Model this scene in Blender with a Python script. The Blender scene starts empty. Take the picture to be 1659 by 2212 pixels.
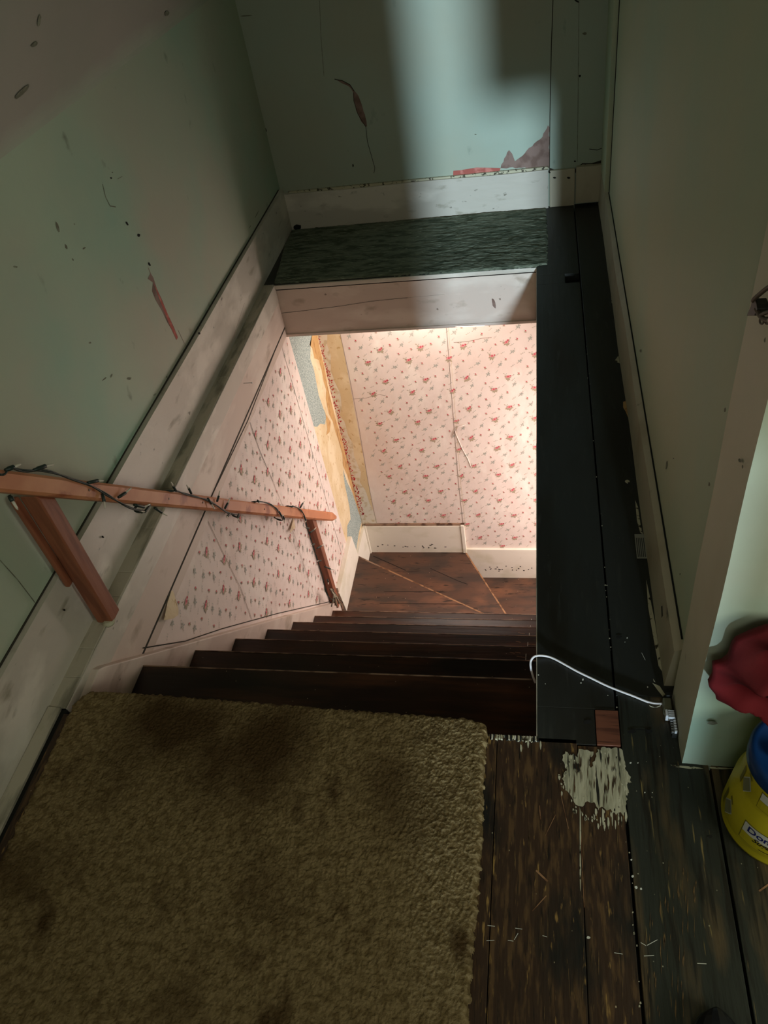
import bpy, bmesh, math, random
from mathutils import Vector, Matrix, noise
from mathutils.geometry import tessellate_polygon
random.seed(7)
C = bpy.context.scene.collection
sc = bpy.context.scene

# ------------------------------------------------------------------ camera
W, H = 1659, 2212
F = 1659.47
RX = Vector((0.9794326, -0.00780079, -0.20162077))
RY = Vector((0.13917654, -0.69736557, 0.70307265))
RZ = Vector((-0.1460879, -0.71667315, -0.68193689))
CAM = Vector((0, 0, 1.55))
def ray(x, y):
    d = Vector((x - W/2, y - H/2, F))
    return Vector((RX.dot(d), RY.dot(d), RZ.dot(d)))
def at(x, y, axis, val):
    """point of the plane axis=val seen at photo pixel x, y"""
    d = ray(x, y); t = (val - CAM[axis]) / d[axis]
    return CAM + d * t
cd = bpy.data.cameras.new('camera'); cam = bpy.data.objects.new('camera', cd); C.objects.link(cam)
cd.sensor_fit = 'HORIZONTAL'; cd.sensor_width = 36; cd.lens = 36 * F / W; cd.clip_start = .02
cam.matrix_world = Matrix(((RX[0], -RX[1], -RX[2], 0), (RY[0], -RY[1], -RY[2], 0), (RZ[0], -RZ[1], -RZ[2], CAM[2]), (0, 0, 0, 1)))
sc.camera = cam

# ------------------------------------------------------------------ world, lights, exposure
sc.view_settings.view_transform = 'Standard'; sc.view_settings.look = 'None'
sc.view_settings.exposure = 0.0; sc.view_settings.gamma = 1; sc.view_settings.use_curve_mapping = False
wd = bpy.data.worlds.new('world'); sc.world = wd; wd.use_nodes = True
wd.node_tree.nodes['Background'].inputs[0].default_value = (.55, .75, .9, 1)
wd.node_tree.nodes['Background'].inputs[1].default_value = .5
def area(name, loc, target, sx, sy, power, col, spread=180):
    l = bpy.data.lights.new(name, 'AREA'); l.shape = 'RECTANGLE'; l.size = sx; l.size_y = sy
    l.energy = power; l.color = col; l.spread = math.radians(spread)
    o = bpy.data.objects.new(name, l); C.objects.link(o); o.location = loc
    o.rotation_euler = (Vector(target) - Vector(loc)).to_track_quat('-Z', 'Y').to_euler()
    return o
SUN_DIR = Vector((-.085, 1, -.14))
sl = bpy.data.lights.new('sun', 'SUN'); sl.energy = 2.9; sl.angle = math.radians(2.6); sl.color = (.66, .86, 1)
so = bpy.data.objects.new('sun', sl); C.objects.link(so); so.rotation_euler = SUN_DIR.to_track_quat('-Z', 'Y').to_euler()
area('window_daylight', (1.7, -.5, 1.15), (-.9, 1.3, .5), .8, .9, 17, (.97, 1, .86))
area('room_fill', (.05, -1.2, 2.2), (-.2, 2.6, .2), 1.3, .7, 13, (1, .99, .84))  # added fill from above and behind the camera, not a real source
area('stairwell_warm_light', (.42, 3.1, -1.5), (-1.2, 3.0, -1.7), .7, 1.4, 21, (1, .85, .78))  # unseen area light standing in for warm lamp light from downstairs
area('stairwell_ceiling_lamp', (-.55, 3.27, -.275), (-.6, 3.1, -2), .7, .3, 9, (1, .87, .78))

# ------------------------------------------------------------------ materials
def nn(t, kind, **kw):
    n = t.nodes.new(kind)
    for k, v in kw.items():
        if k.startswith('i_'): n.inputs[k[2:].replace('_', ' ')].default_value = v
        else: setattr(n, k, v)
    return n
def mat(name, col, layers=(), rough=.6, bump=None, spec=.4, coat=0, rlayers=()):
    """base colour; layers = (colour, (sx,sy,sz), lo, hi[, kind[, detail]]); bump = (strength, (scale), distance)"""
    m = bpy.data.materials.new(name); m.use_nodes = True; t = m.node_tree
    b = t.nodes['Principled BSDF']; b.inputs['Roughness'].default_value = rough
    b.inputs['Specular IOR Level'].default_value = spec
    if coat: b.inputs['Coat Weight'].default_value = coat
    tc = nn(t, 'ShaderNodeTexCoord')
    cur = nn(t, 'ShaderNodeRGB'); cur.outputs[0].default_value = (*col, 1); cur = cur.outputs[0]
    for i, L in enumerate(layers):
        c, s, lo, hi = L[:4]; kind = L[4] if len(L) > 4 else 'noise'
        mp = nn(t, 'ShaderNodeMapping'); mp.inputs['Scale'].default_value = s; mp.inputs['Location'].default_value = (i*3.1, i*1.7, i*2.3)
        t.links.new(tc.outputs['Object'], mp.inputs[0])
        if kind == 'noise':
            tx = nn(t, 'ShaderNodeTexNoise'); tx.inputs['Scale'].default_value = 1; tx.inputs['Detail'].default_value = L[5] if len(L) > 5 else 5
            out = tx.outputs['Fac']
        else:
            tx = nn(t, 'ShaderNodeTexVoronoi'); tx.inputs['Scale'].default_value = 1; out = tx.outputs['Distance']
        t.links.new(mp.outputs[0], tx.inputs['Vector'])
        mr = nn(t, 'ShaderNodeMapRange'); mr.inputs[1].default_value = lo; mr.inputs[2].default_value = hi
        t.links.new(out, mr.inputs[0])
        mx = nn(t, 'ShaderNodeMix', data_type='RGBA'); mx.inputs[7].default_value = (*c, 1)
        t.links.new(mr.outputs[0], mx.inputs[0]); t.links.new(cur, mx.inputs[6]); cur = mx.outputs[2]
    t.links.new(cur, b.inputs['Base Color'])
    if bump:
        st, s, d = bump
        mp = nn(t, 'ShaderNodeMapping'); mp.inputs['Scale'].default_value = s if isinstance(s, tuple) else (s, s, s)
        t.links.new(tc.outputs['Object'], mp.inputs[0])
        tx = nn(t, 'ShaderNodeTexNoise'); tx.inputs['Scale'].default_value = 1; tx.inputs['Detail'].default_value = 6
        t.links.new(mp.outputs[0], tx.inputs['Vector'])
        bp = nn(t, 'ShaderNodeBump'); bp.inputs['Strength'].default_value = st; bp.inputs['Distance'].default_value = d
        t.links.new(tx.outputs['Fac'], bp.inputs['Height']); t.links.new(bp.outputs[0], b.inputs['Normal'])
    return m
def s2l(r, g, b):
    f = lambda v: (v/255/12.92) if v <= 10 else ((v/255+.055)/1.055)**2.4
    return (f(r), f(g), f(b))
M = {}
M['mint'] = mat('mint_paint', s2l(172, 186, 162), [(s2l(178, 178, 158), (1.1, 1.1, 1.3), .42, .62), (s2l(150, 186, 164), (1.6, 1.6, 1.6), .5, .75), (s2l(120, 128, 108), (14, 14, 9), .68, .8)], .62, (.25, 6, .02))
M['mint_blue'] = mat('mint_paint_back', s2l(166, 180, 164), [(s2l(168, 172, 152), (1.4, 1, 1.2), .45, .65), (s2l(120, 135, 122), (12, 8, 7), .68, .8)], .6, (.25, 5, .02))
M['sage'] = mat('sage_paint', s2l(192, 198, 168), [(s2l(180, 198, 172), (1.3, 1.3, 1.3), .45, .6)], .6, (.15, 5, .02))
M['corner'] = mat('corner_paint', s2l(212, 208, 186), [(s2l(200, 194, 170), (3, 3, 2), .45, .65), (s2l(140, 130, 110), (26, 26, 12), .7, .8)], .55, (.2, 8, .01))
M['ceil'] = mat('ceiling_paint', s2l(158, 154, 142), [(s2l(146, 150, 134), (1.2, 1.2, 1.2), .45, .65)], .7, (.2, 5, .02))
M['white'] = mat('white_gloss_paint', s2l(198, 190, 176), [(s2l(222, 214, 200), (3, 4, 7), .5, .62), (s2l(150, 142, 122), (9, 7, 22), .62, .76), (s2l(105, 98, 82), (30, 22, 40), .7, .78)], .42, (.35, (7, 7, 14), .012))
M['bright'] = mat('bright_white_paint', s2l(236, 230, 216), [(s2l(222, 216, 196), (5, 5, 8), .5, .65), (s2l(150, 140, 110), (40, 30, 60), .7, .78)], .45, (.3, 9, .008))
M['cream'] = mat('cream_paint', s2l(192, 182, 158), [(s2l(170, 156, 130), (4, 4, 3), .5, .65), (s2l(120, 110, 92), (26, 26, 12), .68, .78)], .5, (.3, 8, .01))
M['pinkw'] = mat('pinkish_white_paint', s2l(208, 190, 176), [(s2l(222, 208, 194), (3, 3, 8), .48, .62), (s2l(176, 158, 140), (7, 5, 12), .6, .72), (s2l(120, 100, 80), (30, 30, 50), .72, .8)], .5, (.3, 8, .01))
M['ledge'] = mat('worn_ledge_paint', s2l(186, 178, 158), [(s2l(136, 132, 114), (22, 5, 20), .5, .62), (s2l(176, 170, 146), (40, 12, 30), .6, .7)], .55, (.4, 30, .006))
M['dark_gap'] = mat('dark_gap', (.012, .013, .01), rough=.9)
M['line'] = mat('crack_line', s2l(58, 54, 44), rough=.9)
M['softline'] = mat('seam_line', s2l(150, 132, 118), rough=.8)
M['blackboard'] = mat('black_floor_paint', s2l(44, 45, 41), [(s2l(34, 30, 22), (5, 1.2, 5), .45, .62), (s2l(54, 54, 48), (60, 10, 60), .6, .75), (s2l(120, 120, 112), (42, 42, 42), .035, .015, 'v')], .46, (.25, (50, 6, 50), .004))
M['brownboard'] = mat('worn_brown_floor', s2l(60, 42, 28), [(s2l(92, 68, 42), (90, 14, 75), .5, .62), (s2l(26, 25, 21), (8, 3.2, 8), .52, .62), (s2l(150, 118, 66), (130, 22, 110), .64, .72), (s2l(28, 20, 13), (150, 18, 150), .58, .7), (s2l(190, 175, 140), (30, 24, 30), .05, .025, 'v')], .5, (.4, (90, 9, 90), .004))
M['greyboard'] = mat('worn_grey_floor', s2l(42, 44, 36), [(s2l(94, 76, 50), (14, 3.2, 14), .5, .68), (s2l(30, 27, 19), (110, 8, 110), .52, .66), (s2l(128, 110, 66), (130, 10, 130), .66, .74), (s2l(170, 165, 140), (34, 30, 34), .05, .02, 'v')], .5, (.4, (90, 9, 90), .004))
M['wear'] = mat('worn_wood_streak', s2l(112, 88, 54), [(s2l(70, 54, 34), (60, 60, 60), .45, .6)], .6)
M['stair'] = mat('dark_varnished_wood', s2l(58, 36, 24), [(s2l(84, 50, 32), (3, 30, 30), .48, .62), (s2l(34, 22, 15), (2, 8, 8), .5, .66), (s2l(200, 170, 140), (30, 30, 30), .045, .025, 'v')], .34, (.2, (8, 90, 20), .003))
M['winder'] = mat('worn_winder_wood', s2l(88, 62, 48), [(s2l(66, 52, 44), (4, 12, 4), .42, .6), (s2l(118, 80, 58), (3, 6, 3), .56, .7), (s2l(40, 28, 20), (12, 60, 12), .6, .7), (s2l(200, 175, 150), (28, 28, 28), .05, .03, 'v')], .42, (.3, (10, 90, 20), .003))
M['nosing'] = mat('worn_nosing', s2l(158, 118, 84), [(s2l(104, 70, 46), (30, 30, 30), .45, .6)], .45)
M['nosedark'] = mat('worn_nosing_edge', s2l(150, 122, 100), [(s2l(84, 60, 46), (18, 18, 18), .45, .6)], .4)
M['tan'] = mat('bare_backing_paper', s2l(216, 194, 154), [(s2l(228, 210, 176), (9, 9, 6), .45, .6), (s2l(190, 156, 104), (40, 40, 30), .6, .72)], .85, (.3, 30, .004))
M['torn'] = mat('torn_brown_paper', s2l(198, 158, 104), [(s2l(174, 130, 80), (40, 40, 20), .5, .65)], .85)
M['greypaper'] = mat('speckled_grey_paper', s2l(150, 164, 160), [(s2l(190, 200, 194), (150, 150, 150), .5, .6, 'noise', 2), (s2l(110, 124, 120), (130, 130, 130), .56, .66, 'noise', 2)], .85)
M['whitepaper'] = mat('white_torn_paper', s2l(226, 218, 202), [(s2l(208, 192, 160), (30, 30, 30), .5, .62)], .85)
M['wallpaper'] = mat('floral_wallpaper_ground', s2l(230, 215, 206), [(s2l(222, 204, 194), (3, 3, 3), .45, .65), (s2l(234, 222, 212), (9, 9, 5), .55, .66)], .7, (.4, (9, 9, 7), .012))
M['rose'] = mat('rose_print', s2l(200, 84, 96), rough=.7)
M['pink'] = mat('pink_print', s2l(224, 146, 148), rough=.7)
M['leaf'] = mat('leaf_print', s2l(172, 158, 134), rough=.7)
M['leafg'] = mat('grey_leaf_print', s2l(172, 172, 162), rough=.7)
M['red'] = mat('red_print', s2l(190, 36, 40), rough=.7)
M['smudge'] = mat('dark_smudge', s2l(106, 106, 88), [(s2l(134, 138, 118), (60, 60, 60), .45, .6)], .8)
M['hole'] = mat('dark_hole', s2l(26, 24, 20), rough=.9)
M['tearbrown'] = mat('exposed_plaster', s2l(142, 118, 108), [(s2l(120, 96, 86), (20, 20, 20), .45, .6)], .9, (.4, 40, .004))
M['tearred'] = mat('exposed_red_paper', s2l(176, 96, 86), [(s2l(205, 130, 118), (30, 30, 30), .5, .6)], .9)
M['rail'] = mat('handrail_pine', s2l(198, 128, 88), [(s2l(214, 148, 106), (20, 4, 5), .5, .62), (s2l(160, 90, 58), (60, 9, 12), .56, .66)], .5, (.25, (50, 9, 12), .003))
M['post'] = mat('redwood_post', s2l(146, 88, 62), [(s2l(122, 70, 48), (40, 40, 5), .48, .62)], .5, (.25, (60, 60, 8), .003))
M['chip'] = mat('cream_chips', s2l(190, 184, 156), [(s2l(60, 54, 38), (70, 70, 70), .56, .62)], .6)
M['screw'] = mat('dull_screw', s2l(120, 92, 74), rough=.5)
M['wire'] = mat('dark_green_wire', s2l(36, 50, 44), rough=.45)
M['bulb'] = mat('clear_bulb', s2l(232, 226, 208), rough=.2)
M['bulb'].node_tree.nodes['Principled BSDF'].inputs['Transmission Weight'].default_value = .25
M['cable'] = mat('white_cable', s2l(232, 224, 222), rough=.4)
M['metal'] = mat('steel', s2l(190, 190, 188), rough=.3); M['metal'].node_tree.nodes['Principled BSDF'].inputs['Metallic'].default_value = .8
M['grey'] = mat('grey_plastic', s2l(108, 108, 88), rough=.5)
M['plw'] = mat('white_plastic', s2l(220, 222, 226), rough=.35)
M['black'] = mat('black_plastic', (.012, .012, .01), rough=.5)
M['brownwire'] = mat('brown_wire', s2l(92, 78, 62), rough=.6)
M['yellow'] = mat('yellow_plastic', s2l(196, 180, 34), [(s2l(180, 164, 26), (8, 8, 8), .5, .6)], .38)
M['yellowd'] = mat('yellow_outline', s2l(120, 112, 30), rough=.5)
M['blue'] = mat('blue_plastic', s2l(18, 54, 104), rough=.3)
M['navy'] = mat('navy_ink', s2l(22, 30, 110), rough=.5)
M['ink'] = mat('black_ink', s2l(30, 28, 30), rough=.5)
M['label'] = mat('white_label', s2l(216, 216, 204), rough=.45)
M['greylabel'] = mat('grey_print', s2l(128, 128, 92), rough=.5)
M['cloth'] = mat('dark_red_cloth', s2l(104, 12, 20), [(s2l(84, 8, 14), (7, 7, 7), .45, .6)], .9, (.3, 160, .002))
M['patch'] = mat('brown_wood_patch', s2l(122, 74, 54), [(s2l(92, 54, 40), (6, 60, 6), .5, .62), (s2l(60, 36, 28), (8, 120, 8), .62, .68)], .5)
M['paper'] = mat('grey_paper_tag', s2l(150, 150, 138), rough=.7)
M['leather'] = mat('black_leather', (.01, .01, .012), rough=.4)
M['puttyp'] = mat('scraped_cream_paint', s2l(178, 172, 144), [(s2l(150, 146, 120), (60, 9, 60), .5, .6), (s2l(34, 32, 26), (120, 9, 60), .59, .63), (s2l(34, 32, 26), (26, 22, 26), .62, .65)], .55, (.7, (110, 16, 60), .006))
M['glass'] = mat('window_glass', (1, 1, 1), rough=0); M['glass'].node_tree.nodes['Principled BSDF'].inputs['Transmission Weight'].default_value = 1

t = M['ceil'].node_tree; tc = nn(t, 'ShaderNodeTexCoord'); sx = nn(t, 'ShaderNodeSeparateXYZ'); mr = nn(t, 'ShaderNodeMapRange'); mr.inputs[1].default_value = 1.05; mr.inputs[2].default_value = 1.15
mx = nn(t, 'ShaderNodeMix', data_type='RGBA'); old = t.nodes['Principled BSDF'].inputs['Base Color'].links[0].from_socket
nz = nn(t, 'ShaderNodeTexNoise', i_Scale=5.0); ad = nn(t, 'ShaderNodeMath', operation='MULTIPLY_ADD'); ad.inputs[1].default_value = .08
t.links.new(tc.outputs['Object'], sx.inputs[0]); t.links.new(tc.outputs['Object'], nz.inputs['Vector']); t.links.new(nz.outputs['Fac'], ad.inputs[0]); t.links.new(sx.outputs['Z'], ad.inputs[2])
t.links.new(ad.outputs[0], mr.inputs[0]); t.links.new(mr.outputs[0], mx.inputs[0]); mx.inputs[6].default_value = (*s2l(172, 184, 162), 1); t.links.new(old, mx.inputs[7]); t.links.new(mx.outputs[2], t.nodes['Principled BSDF'].inputs['Base Color'])
# rug materials
def rugmat(name, c1, c2, c3, sc_=(60, 60, 60), big=(3.2, 3.2, 3)):
    return mat(name, c1, [(c2, sc_, .45, .6), (c3, big, .5, .68), (c3, (9, 7, 9), .6, .72)], .95, (.8, (240, 240, 240), .004), spec=.1)
M['rug'] = rugmat('olive_shag', s2l(136, 117, 82), s2l(112, 94, 62), s2l(76, 58, 35))
M['green'] = mat('green_carpet', s2l(124, 130, 112), [(s2l(86, 94, 78), (12, 46, 60), .45, .62), (s2l(152, 158, 138), (30, 110, 60), .6, .7)], .95, (1, (26, 90, 60), .012), spec=.1)

# ------------------------------------------------------------------ mesh builder
class MB:
    def __init__(s): s.v = []; s.f = []; s.m = []; s.mats = []; s.sm = []
    def mi(s, k):
        if k not in s.mats: s.mats.append(k)
        return s.mats.index(k)
    def face(s, pts, k, smooth=False):
        b = len(s.v); s.v += [Vector(p) for p in pts]; s.f.append(tuple(range(b, b+len(pts)))); s.m.append(s.mi(k)); s.sm.append(smooth)
    def box(s, x0, x1, y0, y1, z0, z1, k):
        s.hexa([(x0, y0, z0), (x1, y0, z0), (x1, y1, z0), (x0, y1, z0)], [(x0, y0, z1), (x1, y0, z1), (x1, y1, z1), (x0, y1, z1)], k); return s
    def hexa(s, lo, hi, k):
        """prism between two loops (lo counterclockwise seen from hi)"""
        b = len(s.v); n = len(lo); s.v += [Vector(p) for p in lo] + [Vector(p) for p in hi]; mi = s.mi(k)
        fs = [tuple(b+i for i in reversed(range(n))), tuple(b+n+i for i in range(n))]
        fs += [(b+i, b+(i+1) % n, b+n+(i+1) % n, b+n+i) for i in range(n)]
        for f in fs: s.f.append(f); s.m.append(mi); s.sm.append(False)
        return s
    def prism(s, poly, axis, a, b_, k):
        """polygon in the two other axes extruded along axis from a to b"""
        def P(p, t):
            q = [0, 0, 0]; o = [i for i in range(3) if i != axis]; q[o[0]] = p[0]; q[o[1]] = p[1]; q[axis] = t; return q
        ar = sum(poly[i][0]*poly[(i+1) % len(poly)][1] - poly[(i+1) % len(poly)][0]*poly[i][1] for i in range(len(poly)))
        if axis == 1: ar = -ar
        if ar < 0: poly = poly[::-1]
        s.hexa([P(p, min(a, b_)) for p in poly], [P(p, max(a, b_)) for p in poly], k); return s
    def poly(s, pts, k):
        pts = [Vector(p) for p in pts]
        tr = tessellate_polygon([pts]); b = len(s.v); s.v += pts; mi = s.mi(k)
        for t in tr: s.f.append(tuple(b+i for i in t)); s.m.append(mi); s.sm.append(False)
    def tube(s, pts, r, k, n=8, cap=True, radii=None):
        pts = [Vector(p) for p in pts]; b = len(s.v); mi = s.mi(k); up = None
        for i, p in enumerate(pts):
            d = (pts[min(i+1, len(pts)-1)] - pts[max(i-1, 0)])
            d = d.normalized() if d.length > 1e-9 else Vector((0, 0, 1))
            if up is None: up = d.orthogonal().normalized()
            u = (up - d*up.dot(d)); u = u.normalized() if u.length > 1e-6 else d.orthogonal().normalized(); up = u; w = d.cross(u)
            rr = radii[i] if radii else r
            for j in range(n):
                a = 2*math.pi*j/n; s.v.append(p + (u*math.cos(a) + w*math.sin(a))*rr)
        for i in range(len(pts)-1):
            for j in range(n):
                s.f.append((b+i*n+j, b+i*n+(j+1) % n, b+(i+1)*n+(j+1) % n, b+(i+1)*n+j)); s.m.append(mi); s.sm.append(True)
        if cap:
            s.f.append(tuple(b+j for j in reversed(range(n)))); s.m.append(mi); s.sm.append(False)
            e = b+(len(pts)-1)*n; s.f.append(tuple(e+j for j in range(n))); s.m.append(mi); s.sm.append(False)
        return s
    def lathe(s, prof, c, k, n=48, cap=True):
        b = len(s.v); mi = s.mi(k)
        for r, z in prof:
            for j in range(n):
                a = 2*math.pi*j/n; s.v.append(Vector((c[0]+r*math.cos(a), c[1]+r*math.sin(a), c[2]+z)))
        for i in range(len(prof)-1):
            for j in range(n):
                s.f.append((b+i*n+j, b+i*n+(j+1) % n, b+(i+1)*n+(j+1) % n, b+(i+1)*n+j)); s.m.append(mi); s.sm.append(True)
        if cap:
            s.f.append(tuple(b+j for j in reversed(range(n)))); s.m.append(mi); s.sm.append(False)
            e = b+(len(prof)-1)*n; s.f.append(tuple(e+j for j in range(n))); s.m.append(mi); s.sm.append(False)
        return s
    def build(s, name, parent=None, bevel=0, origin=None):
        me = bpy.data.meshes.new(name)
        off = Vector(parent['_o']) if parent is not None else Vector(origin or (0, 0, 0))
        me.from_pydata([tuple(v - off) for v in s.v], [], s.f)
        for k in s.mats: me.materials.append(M[k])
        for p, mi, sm in zip(me.polygons, s.m, s.sm): p.material_index = mi; p.use_smooth = sm
        me.update()
        o = bpy.data.objects.new(name, me); C.objects.link(o)
        if parent is not None: o.parent = parent; o['_o'] = parent['_o']
        else: o.location = off; o['_o'] = tuple(off)
        if bevel:
            md = o.modifiers.new('bevel', 'BEVEL'); md.width = bevel; md.segments = 2; md.limit_method = 'ANGLE'; md.angle_limit = math.radians(50)
        ALL.append(o)
        return o
ALL = []
def thing(name, loc, label, cat, group=None):
    o = bpy.data.objects.new(name, None); C.objects.link(o); o.location = loc; o['_o'] = tuple(loc); o.empty_display_size = .05
    ALL.append(o); return tag(o, label, cat, group)
def tag(o, label, cat, group=None):
    o['label'] = label; o['category'] = cat
    if group: o['group'] = group
    return o
def struct(o, label=None):
    o['kind'] = 'structure'
    if label: o['label'] = label
    return o
def px(pts, axis, val, off=0):
    return [at(x, y, axis, val + off) for x, y in pts]

def jag(pts, amp=3, step=7, seed=1):
    rn = random.Random(seed); out = []
    for i, a in enumerate(pts):
        b = pts[(i+1) % len(pts)]; d = math.hypot(b[0]-a[0], b[1]-a[1]); n = max(1, int(d/step)); nx, ny = -(b[1]-a[1])/max(d, 1e-6), (b[0]-a[0])/max(d, 1e-6)
        out.append(a)
        for q in range(1, n):
            t = q/n; o_ = rn.uniform(-amp, amp); out.append((a[0]+(b[0]-a[0])*t+nx*o_, a[1]+(b[1]-a[1])*t+ny*o_))
    return out
# ------------------------------------------------------------------ setting: walls
LW, LB = -1.24, -1.22        # left wall plane, baseboard face
WP, BW = -1.18, 3.53         # wallpapered stair wall, lower back wall
UB = 3.66                    # upper back wall
# left wall (knee wall), with its scuffs and tears
m = MB(); m.box(LW-.1, LW, -1.6, 3.8, 0.0, 1.06, 'mint')
def smudge(cx, cy, ln, wd_, ang, k='smudge', axis=0, val=LW+.0006, mb=None):
    a = math.radians(ang); pts = []
    n = 9
    for i in range(n):
        t = 2*math.pi*i/n; rr = random.uniform(.75, 1.15)
        u, v = ln/2*math.cos(t)*rr, wd_/2*math.sin(t)*rr
        pts.append((cx + u*math.cos(a) - v*math.sin(a), cy + u*math.sin(a) + v*math.cos(a)))
    (mb or m).poly(px(pts, axis, val), k)
k1 = 1/2.458
for x, y, l, w, a, k in [(590, 945, 14, 11, 20, 'hole'), (305, 1205, 62, 17, 78, 'smudge'), (352, 1310, 30, 13, 70, 'smudge'), (387, 1378, 16, 9, 60, 'smudge'),
    (395, 1190, 10, 7, 30, 'smudge'), (447, 1318, 20, 9, 150, 'smudge'), (82, 1417, 26, 12, 10, 'smudge'), (675, 1187, 24, 11, 60, 'hole'), (737, 1248, 18, 18, 45, 'hole'),
    (793, 1403, 26, 12, 55, 'hole'), (477, 1820, 15, 10, 0, 'smudge'), (591, 1996, 26, 11, 115, 'smudge'), (686, 2009, 26, 15, -10, 'smudge'), (886, 2001, 10, 13, 30, 'smudge'),
    (822, 2095, 24, 9, 140, 'smudge'), (1365, 1135, 46, 5, 118, 'smudge'), (1327, 1205, 22, 4, 120, 'smudge'), (635, 945, 34, 4, -30, 'smudge'), (597, 915, 9, 7, 0, 'smudge'), (555, 2012, 30, 7, 140, 'smudge')]:
    smudge(x*k1, y*k1, l*k1, w*k1, a, k)
tear = [(785, 1480), (800, 1450), (815, 1475), (832, 1530), (860, 1590), (890, 1665), (925, 1740), (945, 1790), (938, 1805), (915, 1755), (888, 1710), (860, 1650), (825, 1590), (808, 1545), (812, 1500)]
m.poly(px([(x*k1, y*k1) for x, y in tear], 0, LW+.0006), 'tearbrown')
tear2 = [(815, 1500), (835, 1540), (870, 1620), (905, 1700), (945, 1790), (938, 1805), (905, 1735), (872, 1655), (840, 1570)]
m.poly(px([(x*k1, y*k1) for x, y in tear2], 0, LW+.0010), 'tearred')
def line(mb, pts, axis, val, w, k, depth=.0008):
    """thin crack: ribbon along pixel polyline on plane"""
    P = px(pts, axis, val)
    for a, b in zip(P[:-1], P[1:]):
        d = (b-a).normalized(); nrm = Vector((0, 0, 0)); nrm[axis] = 1; s_ = d.cross(nrm).normalized()*w/2
        mb.face([a-s_, b-s_, b+s_, a+s_], k)
line(m, [(385, 713), (392, 728), (405, 755)], 0, LW+.0008, .002, 'softline')
line(m, [(320, 578), (332, 605)], 0, LW+.0008, .003, 'softline')
line(m, [(0, 1210), (38, 1252), (76, 1302)], 0, LW+.0008, .0025, 'smudge')
line(m, [(222, 398), (228, 425), (238, 445), (250, 447)], 0, LW+.0008, .003, 'smudge')
struct(m.build('wall_left'), 'pale mint green knee wall with scuffs and a small red tear')
# sloped ceiling from the knee wall, then flat
m = MB()
prof = [(LW-.03, 1.03), (LW, 1.045), (LW+.004, 1.06), (LW+.012, 1.077), (LW+.022, 1.094), (LW+.035, 1.112), (LW+.75, 2.05), (LW+1.0, 2.35), (2.2, 2.35)]
for a, b in zip(prof[:-1], prof[1:]):
    m.face([(a[0], -1.6, a[1]), (b[0], -1.6, b[1]), (b[0], 3.8, b[1]), (a[0], 3.8, a[1])], 'ceil', True)
def ceilsm(cx, cy, ln, wd_, ang):
    # smudges on the slope
    a = math.radians(ang); pts = []; P0 = Vector((LW+.035, 0, 1.11)); nr = Vector((.94, 0, -.715)).normalized()
    for i in range(9):
        t = 2*math.pi*i/9; rr = random.uniform(.8, 1.15); u, v = ln/2*math.cos(t)*rr, wd_/2*math.sin(t)*rr
        d = ray(cx + u*math.cos(a) - v*math.sin(a), cy + u*math.sin(a) + v*math.cos(a))
        tt = (P0 + nr*.001 - CAM).dot(nr)/d.dot(nr); pts.append(CAM + d*tt)
    m.poly(pts, 'smudge')
for x, y, l, w, a in [(115, 490, 110, 24, 138), (208, 110, 70, 18, 98), (183, 237, 40, 22, 140), (887, 72, 30, 22, 120), (215, 627, 30, 16, 10)]:
    ceilsm(x*k1, y*k1, l*k1, w*k1, a)
struct(m.build('ceiling'), 'beige sloped ceiling above the knee wall')

# upper back wall
m = MB(); m.box(LW-.1, .45, UB, UB+.12, -.02, 2.45, 'mint_blue')
k2 = .5184
tearb = [(470, 330), (500, 338), (530, 352), (550, 378), (568, 400), (583, 440), (597, 490), (603, 525), (598, 530), (580, 508), (562, 470), (548, 420), (545, 385), (530, 362)]
m.poly(px([(480+x*k2, y*k2) for x, y in jag(tearb, 1.5, 12)], 1, UB-.0008), 'tearbrown')
line(m, [(480+x*k2, y*k2) for x, y in [(468, 330), (500, 336), (532, 353), (550, 380)]], 1, UB-.0012, .0035, 'line')
line(m, [(480+x*k2, y*k2) for x, y in [(548, 385), (548, 420), (565, 475), (598, 528), (605, 590), (622, 650), (636, 700), (632, 722)]], 1, UB-.0012, .0025, 'line')
tri = [(1160, 700), (1175, 660), (1195, 625), (1208, 640), (1220, 672), (1260, 640), (1300, 598), (1335, 570), (1357, 522), (1364, 530), (1362, 700)]
m.poly(px([(480+x*k2, y*k2) for x, y in jag(tri, 3, 12)], 1, UB-.0008), 'tearbrown')
m.poly(px([(480+x*k2, y*k2) for x, y in [(962, 735), (963, 712), (1000, 708), (1060, 698), (1160, 700), (1155, 716)]], 1, UB-.0008), 'tearred')
m.poly(px([(480+x*k2, y*k2) for x, y in [(1360, 720), (1366, 700), (1400, 712), (1470, 705), (1500, 680), (1540, 680), (1590, 664), (1592, 720)]], 1, UB-.0008), 'line')
m.poly(px([(480+x*k2, y*k2) for x, y in [(1480, 712), (1500, 685), (1545, 683), (1545, 704), (1520, 712)]], 1, UB-.0012), 'chip')
line(m, [(1196, -40), (1191, 100), (1188, 250), (1187, 370)], 1, UB-.0010, .0035, 'line')
line(m, [(1251, -40), (1249, 200), (1247, 350)], 1, UB-.0010, .002, 'smudge')
line(m, [(690, 0), (694, 90), (700, 165)], 1, UB-.0010, .002, 'smudge')
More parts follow.
